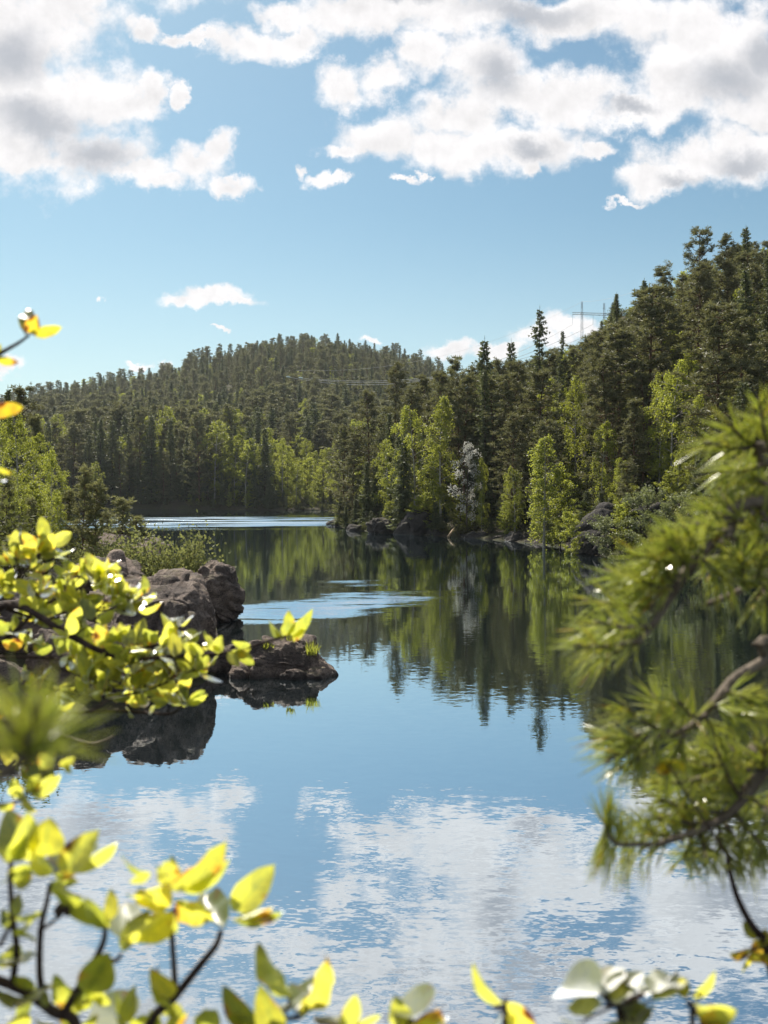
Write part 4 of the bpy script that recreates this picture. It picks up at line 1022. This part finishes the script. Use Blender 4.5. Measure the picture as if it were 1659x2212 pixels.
def low_shrub():
    rng = np.random.default_rng(55); fo = Acc(); st = Acc(); D = .84
    c = lambda x, y: (x * .5, 1685 + y * .5)
    e = bpy.data.objects.new('leafy_shrub', None); COL.objects.link(e); rt = root(-.38, .75); hub = at(150, 2420, .86)
    branch(st, [rt, rt + [.01, 0, .5], hub + [0, 0, -.3], hub], .012, .008)
    hub2 = at(330, 2420, .85); branch(st, [rt + [0, 0, .6], hub2 + [0, 0, -.3], hub2], .010, .007)
    def br(lst, r0, r1): return branch(st, [at(*q, D) if len(q) == 2 else q for q in lst], r0, r1)
    br([(330,2420), c(640,1080), c(760,930), c(880,780), c(935,710), c(955,650)], .0048, .0022)
    br([c(760,930), c(752,800), c(742,640), c(745,560)], .0030, .0018)
    br([(150,2420), c(330,1070), c(230,1000), c(120,920), c(0,868), (-60,2100)], .0050, .0040)
    br([c(275,1010), c(345,890), c(420,760), c(450,690), c(455,630)], .0040, .0020)
    br([c(190,965), c(172,830), c(178,640), c(205,520), c(215,450)], .0034, .0018)
    br([c(55,880), c(72,730), c(55,590), c(45,430), c(50,350)], .0032, .0018)
    br([c(165,655), c(225,615), c(265,575)], .0018, .0012); br([c(435,775), c(500,780), c(525,750)], .0024, .0016); br([c(0,715), c(40,640), c(75,590)], .002, .001)
    L = [((1005,565),(1165,405),.75),((1010,600),(1165,530),.6),((1020,610),(1190,620),.5),((960,640),(890,520),.55),((1000,590),(1040,640),.5),
         ((770,475),(980,345),.70),((740,470),(560,565),.85),((740,455),(690,375),.9),((760,520),(912,590),.95),((745,570),(550,735),.85),((650,400),(515,362),.75),((770,480),(740,360),.6),
         ((480,600),(262,440),.80),((465,610),(490,480),.7),((530,690),(545,560),.6),((470,745),(365,960),.75),((530,740),(580,600),.6),((455,640),(375,540),.6),
         ((240,420),(390,310),.8),((270,400),(480,250),.75),((220,410),(130,310),.95),((120,330),(0,140),.85),((190,330),(205,205),1.3),((80,340),(240,220),.8),((50,350),(-40,230),.9),((215,440),(330,430),.8),((60,440),(120,360),.9),((45,430),(-20,440),.9),
         ((75,590),(70,500),.8),((80,590),(180,575),.6),((90,650),(150,610),.8),((95,640),(120,715),.9),((70,760),(10,790),.8),((60,640),(0,570),.8),((60,850),(150,890),.8),((30,800),(80,760),.8),((120,930),(60,1010),.9),
         ((330,1060),(210,960),.95),((350,1000),(250,840),.8),((345,960),(430,880),.8),((400,900),(470,960),.7),((755,930),(650,850),.85),((750,970),(650,940),.7),((760,960),(770,1060),.8),((330,1080),(420,1020),.8),((250,1070),(150,1054),.9),((120,1000),(40,1060),.9),((200,980),(160,900),.7),
         ((540,1050),(500,930),.6),((550,1060),(480,1010),.7),((560,1070),(640,1010),.7),((690,1075),(650,1000),.7),((720,1080),(800,1000),.9),((870,1080),(930,980),.9),((900,1090),(860,990),.8)]
    for b, t, wd in list(L):
        if rng.random() < .62:
            o2 = rng.normal(0, 28, 2); sc2 = rng.uniform(.45, .85); L.append((b, (b[0] + (t[0] - b[0]) * sc2 + o2[0] * 1.6, b[1] + (t[1] - b[1]) * sc2 + o2[1] * 1.6), wd * 1.05))
    for k, (b, t, wd) in enumerate(L):
        leaf_px(fo, st, c(*b), (c(*t)[0] + .08 * (c(*t)[0] - c(*b)[0]), c(*t)[1] + .08 * (c(*t)[1] - c(*b)[1])), D + rng.uniform(-.02, .03), rng, wd * 1.30, rng.uniform(-.015, .02), nrm=(HALF + rng.normal(0, .12, 3)) if k in (2, 3, 14, 18, 36) or (k > 70 and k % 4 == 0) else None)
    bud = Acc()
    for q in ((255, 565), (290, 555)):
        p = at(*c(*q), D); tube(bud, [p - [0, 0, .006], p, p + [.001, 0, .006]], [.002, .005, .002], 7); tube(st, [at(*c(265,575), D), p], .001, 4)
    st.build('stem', MAT['twig_bark'], e); fo.build('foliage', MAT['bright_leaf'], e); bud.build('bud', MAT['twig_bark'], e)
    tag(e, 'closest shrub with large glowing yellow-green leaves on dark forked stems, in front of the water', 'shrub')
low_shrub()

def bottom_leaves():
    rng = np.random.default_rng(66); D = .80
    defs = [('small shrub top with two upright yellow leaves rising from the bottom edge', (630, 2420), [((625,2150),(537,2078)),((655,2190),(729,2098)),((640,2180),(602,2125)),((650,2195),(680,2130)),((560,2230),(470,2160)),((600,2230),(560,2150)),((560,2215),(495,2185))], [2, 3], .85),
            ('shrub top with one broad yellow leaf cut by the bottom edge', (760, 2420), [((735,2230),(822,2185)),((740,2215),(705,2155)),((745,2230),(770,2150))], [1], .95),
            ('shrub top with rounded dark green leaves at the bottom edge', (890, 2420), [((880,2225),(850,2165)),((895,2230),(950,2165)),((890,2200),(905,2140)),((900,2235),(975,2215)),((870,2235),(845,2200))], [2], 1.1),
            ('shrub top with a thin green leaf above an orange-spotted one', (1110, 2420), [((1088,2166),(1008,2106)),((1090,2165),(1152,2212)),((1095,2170),(1110,2230)),((1085,2180),(1050,2235))], [], .75),
            ('shrub top with big shiny whitish leaves at the bottom right', (1330, 2420), [((1295,2150),(1205,2122)),((1300,2148),(1325,2092)),((1312,2160),(1392,2112)),((1398,2140),(1484,2080)),((1392,2150),(1428,2092)),((1410,2160),(1476,2128)),((1300,2170),(1228,2182)),((1330,2180),(1405,2192)),((1370,2205),(1412,2165)),((1260,2205),(1212,2218)),((1340,2170),(1352,2120)),((1350,2210),(1300,2225))], [0, 1, 2, 3, 4, 5, 6, 10], 1.2),
            ('shrub top with dark green shaded leaves right of the shiny ones', (1530, 2420), [((1490,2150),(1560,2115)),((1480,2155),(1470,2110)),((1495,2165),(1545,2185)),((1500,2190),(1592,2172)),((1510,2200),(1580,2225))], [], 1.05)]
    for label, rt0, L, shiny, wd in defs:
        fo = Acc(); st = Acc(); e = bpy.data.objects.new('leafy_shrub', None); COL.objects.link(e)
        top = np.mean([b for b, t in L], axis=0); P0 = at(top[0], top[1], D); rt = root(P0[0] * .9, .72)
        branch(st, [rt, rt * .5 + P0 * .5 + [.01, 0, 0], P0], .006, .0022)
        for k, (b, t) in enumerate(L):
            leaf_px(fo, st, b, t, D + rng.uniform(-.02, .02), rng, wd * rng.uniform(1.0, 1.2) * (.85 if k in shiny else 1.05), rng.uniform(-.02, .02), nrm=(HALF + rng.normal(0, .10, 3)) if k in shiny else None, stem=P0)
        st.build('stem', MAT['twig_bark'], e); fo.build('foliage', MAT['waxy_leaf' if 'whitish' in label else 'shrub_leaf'], e); tag(e, label, 'shrub', 'shrub tops along the bottom edge')
bottom_leaves()

def needles(acc, P, D, L, r, rng):
    """slim three-sided needles"""
    n = len(P); D = unit(D); x = unit(np.cross(D, rng.normal(size=(n, 3)))); y = np.cross(D, x); g = np.array([0, 0, -1.0])
    ts = np.array([0, .5, 1.0]); rs = np.array([.9, 1.0, .15]) * r; th = np.arange(3) * 2.0944
    c = P[:, None] + D[:, None] * (L[:, None] * ts)[..., None] + g * (L[:, None] * .10 * ts ** 2)[..., None]
    ring = c[:, :, None] + rs[None, :, None, None] * (np.cos(th)[None, None, :, None] * x[:, None, None] + np.sin(th)[None, None, :, None] * y[:, None, None])
    idx = np.arange(n)[:, None] * 9; f = []
    for i in range(2):
        for j in range(3): f.append(idx + np.array([i * 3 + j, i * 3 + (j + 1) % 3, (i + 1) * 3 + (j + 1) % 3, (i + 1) * 3 + j]))
    acc.add(ring.reshape(-1, 3), np.stack(f, 1).reshape(-1, 4))
def shoot(nd, st, b, t, rng, nl=.050, n=130, r=.00075, start=.05):
    b = np.asarray(b); t = np.asarray(t); mid = (b + t) / 2 + np.array([0, 0, -.004]); P = curve([b, mid, t], 8); tube(st, P, np.linspace(.0028, .0016, 8), 5)
    s = start + (1 - start) * rng.random(n); pts = np.array([on(P, min(q, .999)) for q in s]); ax = unit(t - b)
    rad = unit(np.cross(ax, rng.normal(size=(n, 3)))); ang = np.radians(rng.uniform(28, 62, n) - 22 * np.clip(s - .7, 0, 1) / .3)
    d = ax * np.cos(ang)[:, None] + rad * np.sin(ang)[:, None]
    needles(nd, pts, d, nl * rng.uniform(.75, 1.1, n), r, rng)
    tube(st, [t, t + ax * .006, t + ax * .012], [.0022, .002, .0008], 5)

def pine_near():
    rng = np.random.default_rng(202); nd = Acc(); st = Acc(); tr = Acc()
    e = bpy.data.objects.new('pine_tree', None); COL.objects.link(e); rt = root(1.02, 1.35)
    T = curve([rt, rt + [.02, 0, .9], rt + [-.02, .02, 1.9], rt + [.0, .03, 3.2]], 20); tube(tr, T, np.linspace(.05, .018, 20), 9)
    def tz(z): i = np.argmin(abs(T[:, 2] - z)); return T[i]
    c5 = lambda x, y: (1123 + x * .323, 821 + y * .323); c6 = lambda x, y: (1123 + x * .3555, 1425 + y * .3555)
    def bough(pts, D0, D1, r0, r1):
        q = [at(p[0], p[1], D0 + (D1 - D0) * k / (len(pts) - 1)) for k, p in enumerate(pts)]
        return branch(st, [tz(q[0][2] - .12)] + q, r0, r1, 30)
    B1 = bough([(1700,1085), c5(1380,1030), c5(1200,1170), c5(1050,1380), c5(900,1620), c5(780,1760)], 1.12, 1.02, .009, .0032)
    B0 = bough([(1710,980), c5(1640,560), c5(1560,430)], 1.15, 1.10, .008, .004)
    B2 = bough([(1720,1385), c6(1500,0), c6(1300,120), c6(1180,260), c6(1000,430), c6(720,460)], 1.15, 1.04, .008, .003)
    B3 = bough([(1700,1620), c6(1507,650), c6(1400,780), c6(1280,930), c6(1080,1040), c6(830,1120)], 1.10, 1.00, .010, .003)
    B4 = bough([(1720,1270), c5(1620,1330), c5(1450,1420), c5(1250,1500)], 1.18, 1.10, .006, .003)
    S5 = [((1600,440),(1240,420)),((1659,460),(1600,150)),((1640,560),(1330,610)),((1580,430),(1390,290)),((1700,420),(1690,180)),
          ((1500,930),(1240,850)),((1480,950),(1330,720)),((1560,900),(1480,640)),((1620,900),(1620,680)),((1420,1000),(1180,960)),((1659,940),(1540,760)),
          ((1200,1170),(960,1010)),((1180,1190),(760,1180)),((1240,1150),(1100,990)),((1100,1300),(780,1290)),((1060,1370),(900,1180)),((1150,1250),(1010,1130)),
          ((1000,1440),(560,1270)),((960,1500),(430,1470)),((920,1560),(640,1360)),((1040,1380),(800,1340)),((880,1640),(500,1620)),
          ((800,1740),(360,1780)),((830,1720),(450,1880)),((790,1750),(380,1660)),
          ((1200,1180),(1420,1330)),
          ((1500,1400),(1480,1180)),((1560,1370),(1640,1150)),((1400,1030),(1560,1130)),((1620,1330),(1659,1500)),((1350,1070),(1330,1250)),((1659,700),(1500,560)),((1659,1050),(1560,960))]
    for b, t in S5:
        D = 1.10 - .08 * (1659 - b[0]) / 900; dd = rng.uniform(-.06, .05)
        t = (b[0] + .88 * (t[0] - b[0]), b[1] + .88 * (t[1] - b[1])); shoot(nd, st, at(*c5(*b), D), at(*c5(*t), D + dd), rng, .044, 42, .0011)
    S6 = [((720,460),(545,450)),((760,470),(570,590)),((900,440),(640,280)),((980,430),(820,240)),((1080,350),(980,270)),((850,460),(640,640)),((1000,440),(900,640)),((1180,270),(1330,330)),((1120,330),(1230,520)),((1250,180),(1420,230)),
          ((1400,780),(1180,690)),((1330,870),(1040,780)),((1280,930),(880,860)),((1200,980),(860,960)),((1440,720),(1300,560)),((1480,680),(1490,500)),((1100,1040),(960,900)),((1000,1070),(760,1030)),((1300,900),(1430,1080)),((1200,980),(1260,1200)),((1100,1040),(1130,1190)),
          ((1380,800),(1540,920)),((1100,720),(860,740)),((1220,640),(1000,600)),((1250,1000),(1420,1230)),((1050,1060),(1000,1180)),((1350,850),(1200,560)),((1450,700),(1120,500)),((1500,900),(1460,1150))]
    for b, t in S6:
        D = 1.07 - .07 * (1500 - b[0]) / 900
        shoot(nd, st, at(*c6(*b), D), at(*c6(*t), D + rng.uniform(-.05, .05)), rng, .044, 42, .0011)
    # the low shoot in profile over the water
    P = branch(st, [at(*c6(860,1118), 1.0), at(*c6(700,1120), .99), at(*c6(590,1118), .98), at(*c6(540,1060), .98), at(*c6(515,995), .98)], .0026, .0016, 14)
    s = rng.random(170); pts = np.array([on(P, q * .98) for q in s]); up = rng.random(170) < .62
    d = np.where(up[:, None], np.array([.08, 0, 1.0]), np.array([-.15, 0, -.9])) + rng.normal(0, .22, (170, 3)) + np.array([-.12, 0, 0]); needles(nd, pts, d, .046 * rng.uniform(.8, 1.1, 170), .0007, rng)
    tr.build('trunk', MAT['pine_bark'], e); st.build('bough', MAT['pine_twig_bark'], e); nd.build('needles', MAT['pine_needle_green'], e)
    tag(e, 'close blurred pine with glinting long green needles reaching in from the right', 'pine')
pine_near()

def pine_tuft():
    rng = np.random.default_rng(303); nd = Acc(); st = Acc(); D = .46
    e = bpy.data.objects.new('pine_seedling', None); COL.objects.link(e); b = at(52, 1640, D); rt = root(-.42, .62); q = at(-70, 1760, D)
    branch(st, [rt, rt + [.02, 0, .6], q - [.02, 0, .1], q, b], .005, .0026)
    for t in ((70, 1560), (48, 1540), (88, 1590), (30, 1585)): shoot(nd, st, b, at(t[0], t[1], D + rng.uniform(-.01, .01)), rng, .044, 26, .0008, .1)
    st.build('stem', MAT['pine_twig_bark'], e); nd.build('needles', MAT['pine_needle_green'], e)
    tag(e, 'very blurred upright pine tuft nearest the camera at the left edge', 'seedling')
pine_tuft()

def left_low_twig():
    rng = np.random.default_rng(404); fo = Acc(); st = Acc(); D = .95
    e = bpy.data.objects.new('leafy_shrub', None); COL.objects.link(e); rt = root(-.62, .8); b = at(-90, 1800, D)
    branch(st, [rt, rt + [0, 0, .4], b - [.02, 0, .2], b], .006, .004); branch(st, [b, at(-20, 1745, D), at(30, 1735, D), at(60, 1712, D)], .0025, .0012); branch(st, [b, at(-40, 1690, D), at(10, 1660, D), at(30, 1640, D)], .0025, .0012)
    for q, t in [((60,1712),(132,1690)),((50,1715),(70,1760)),((40,1725),(30,1680)),((30,1735),(-5,1760)),((60,1712),(90,1670)),((130,1655),(160,1640)),((90,1660),(125,1610)),((20,1650),(70,1620)),((25,1640),(-5,1600)),((30,1645),(60,1660)),((10,1665),(-30,1680)),((140,1650),(158,1670))]:
        leaf_px(fo, st, q, t, D + rng.uniform(-.02, .02), rng, 1.1, rng.uniform(-.01, .01))
    branch(st, [at(60, 1712, D), at(90, 1675, D), at(140, 1652, D)], .0014, .0008)
    st.build('stem', MAT['twig_bark'], e); fo.build('foliage', MAT['shrub_leaf'], e)
    tag(e, 'thin blurred twig of small pale leaves below the upright pine tuft', 'shrub')
left_low_twig()

def right_twig():
    rng = np.random.default_rng(505); fo = Acc(); st = Acc(); D = .98
    e = bpy.data.objects.new('leafy_shrub', None); COL.objects.link(e); rt = root(.55, .85)
    b = at(1672, 2070, D); branch(st, [rt, rt + [.01, 0, .5], at(1700, 2200, D), b, at(1653, 2033, D), at(1621, 1994, D), at(1592, 1937, D), at(1574, 1873, D), at(1572, 1850, D)], .006, .0022, 40)
    for q, t in [((1625,2060),(1600,2098)),((1620,2055),(1572,2052)),((1640,2025),(1604,1990)),((1648,2040),(1690,2000)),((1650,2060),(1680,2090)),((1640,2050),(1660,2010)),((1630,2030),(1655,2075)),((1625,2055),(1645,2095))]:
        leaf_px(fo, st, q, t, D + rng.uniform(-.02, .02), rng, 1.25, rng.uniform(-.01, .01))
    branch(st, [b, at(1645, 2048, D), at(1620, 2056, D)], .0016, .001)
    # yellow leaves caught among the pine boughs
    for q, t in [((1440,1650),(1420,1680)),((1445,1645),(1475,1665)),((1425,1640),(1450,1665))]: leaf_px(fo, st, q, t, .97, rng, 1.2, .01)
    branch(st, [at(1572, 1850, D), at(1500, 1740, .98), at(1440, 1648, .97)], .0018, .0009)
    st.build('stem', MAT['twig_bark'], e); fo.build('foliage', MAT['autumn_leaf'], e)
    tag(e, 'dark curved shrub stem with orange-yellow leaves under the pine boughs on the right', 'shrub')
right_twig()

def tuft(x, y, z, label, n=60, L=.35, seed=1, mat='birch_leaves', lean=.5):
    rng = np.random.default_rng(seed); a = Acc(); P = np.tile([x, y, z], (n, 1)) + rng.normal(0, .06, (n, 3)) * [1, 1, 0]; d = rng.normal(0, lean, (n, 3)); d[:, 2] = 1
    blades(a, P, d, L * rng.uniform(.5, 1.1, n), .012, rng); tag(a.build('grass_tuft', MAT[mat]), label, 'grass')
tuft(-1.75, 24.15, .50, 'bright grass tuft on the right shoulder of the rock islet', 70, .42, 3)
tuft(-2.3, 24.4, .80, 'little grass tuft on top of the rock islet', 40, .26, 4)
tuft(-2.85, 24.3, .62, 'sparse grass tuft on the left slope of the rock islet', 40, .28, 5)

# ------------------------------------------------------------------ the air
def haze():
    m, t = material('haze_air')
    v = t.new('ShaderNodeVolumePrincipled'); v.inputs['Color'].default_value = (.88, .95, 1.0, 1); v.inputs['Density'].default_value = .00010; v.inputs['Anisotropy'].default_value = .2
    t.l.new(v.outputs[0], t.out.inputs['Volume'])
    a = Acc(); X = 1800; z0, z1 = -3.8, 150
    a.add([(-X,-X,z0),(X,-X,z0),(X,X,z0),(-X,X,z0),(-X,-X,z1),(X,-X,z1),(X,X,z1),(-X,X,z1)], [[0,3,2,1],[4,5,6,7],[0,1,5,4],[1,2,6,5],[2,3,7,6],[3,0,4,7]])
    tag(a.build('haze', m, smooth=False), kind='stuff')
haze()

# ------------------------------------------------------------------ labels of the trees that make up the woods
def word(t):
    return {'pine': 'open-crowned pine', 'full_pine': 'dense dark pine', 'spruce': 'broad dark spruce', 'narrow_spruce': 'narrow spruce', 'birch': 'light green birch', 'alder': 'bushy light tree'}[t['kind']]
CATS = {'pine': 'pine', 'full_pine': 'pine', 'spruce': 'spruce', 'narrow_spruce': 'spruce', 'birch': 'birch', 'alder': 'tree'}
BRIEF = {'tall thin spruce with': 'tallest gappy-topped spruce', 'lone ragged pine': 'lone ragged skyline pine', 'pointed dark spruce highest': 'highest skyline spruce', 'small dark spruce poking': 'spruce below the pylon',
         'dark spruce on the skyline hiding': 'spruce at the pylon foot', 'dark spruce on the skyline above': 'skyline spruce above the big birch', 'bushy pine on': 'bushy skyline pine', 'broad dark pine on': 'pine on the point tip', 'round-topped': 'round-topped birch',
         'tall slender': 'slender bright birch', 'white flowering': 'white flowering tree', 'broad bright birch': 'leaning waterside birch', 'pale green birch halfway': 'pale hillside birch', 'yellow-green birch growing': 'birch above the shore cliff',
         'big pale green birch': 'big pale birch', 'tall brown-green pine': 'pine above the point birches', 'dark pine where': 'pine at the ridge meeting', 'larger grey-green': 'larger grey-green bush', 'low spreading dark pine': 'low spreading pine', 'tall dark spruce': 'tall dark spruce'}
MARKS = []
for t in TREES:
    for k in BRIEF:
        if t['label'] and t['label'].startswith(k): t['brief'] = BRIEF[k]; MARKS.append(t)
sets = {}
for t in TREES:
    if t['label']: continue
    if t['zone'] == 'right':
        m = min(MARKS, key=lambda q: (q['px'] - t['px']) ** 2 + (.6 * (q['py'] - t['py'])) ** 2)
        dxp, dyp = t['px'] - m['px'], t['py'] - m['py']
        vert = 'above' if dyp < -25 else 'below' if dyp > 25 else ''
        hor = 'left' if dxp < -12 else 'right' if dxp > 12 else ''
        place = (vert + ' ' + hor + ' of') if vert and hor else (vert or (hor + ' of' if hor else 'beside'))
        where = place + ' the ' + m['brief']
        if t['px'] > 1690: where = 'past the blurred pine boughs on the steep hillside'
        base = (word(t), ('at the water ' if t['base'] > 1128 and t['y'] < 130 and t['px'] < 1700 else '') + where); grp = 'trees of the right hillside'
    else:
        row = 'in the far shore front row' if t['y'] < 240 else 'behind the far shore front row'
        part = 'far left' if t['px'] < 250 else 'left half' if t['px'] < 420 else 'right half' if t['px'] < 580 else 'light gap' if t['px'] < 720 else 'behind the point'
        base = (word(t), row + ', ' + part); grp = 'trees of the far shore'
    t['o']['category'] = CATS[t['kind']]; t['o']['group'] = grp
    sets.setdefault(base, []).append(t)
ORD = ['first', 'second', 'third', 'fourth', 'fifth', 'sixth', 'seventh', 'eighth', 'ninth', 'tenth', 'eleventh', 'twelfth']
for (wd, where), ts in sets.items():
    ts.sort(key=lambda t: t['px']); n = len(ts)
    for k, t in enumerate(ts):
        if n == 1: lab = wd + ' ' + where
        elif n == 2: lab = ('left-hand ' if k == 0 else 'right-hand ') + wd + ' ' + where
        elif n == 3: lab = ('leftmost ', 'middle ', 'rightmost ')[k] + wd + ' ' + where
        else: lab = (ORD[k] if k < 12 else 'last') + ' ' + wd + ' from the left ' + where
        if len(lab.split()) > 16: print('LONG', lab)
        t['o']['label'] = lab
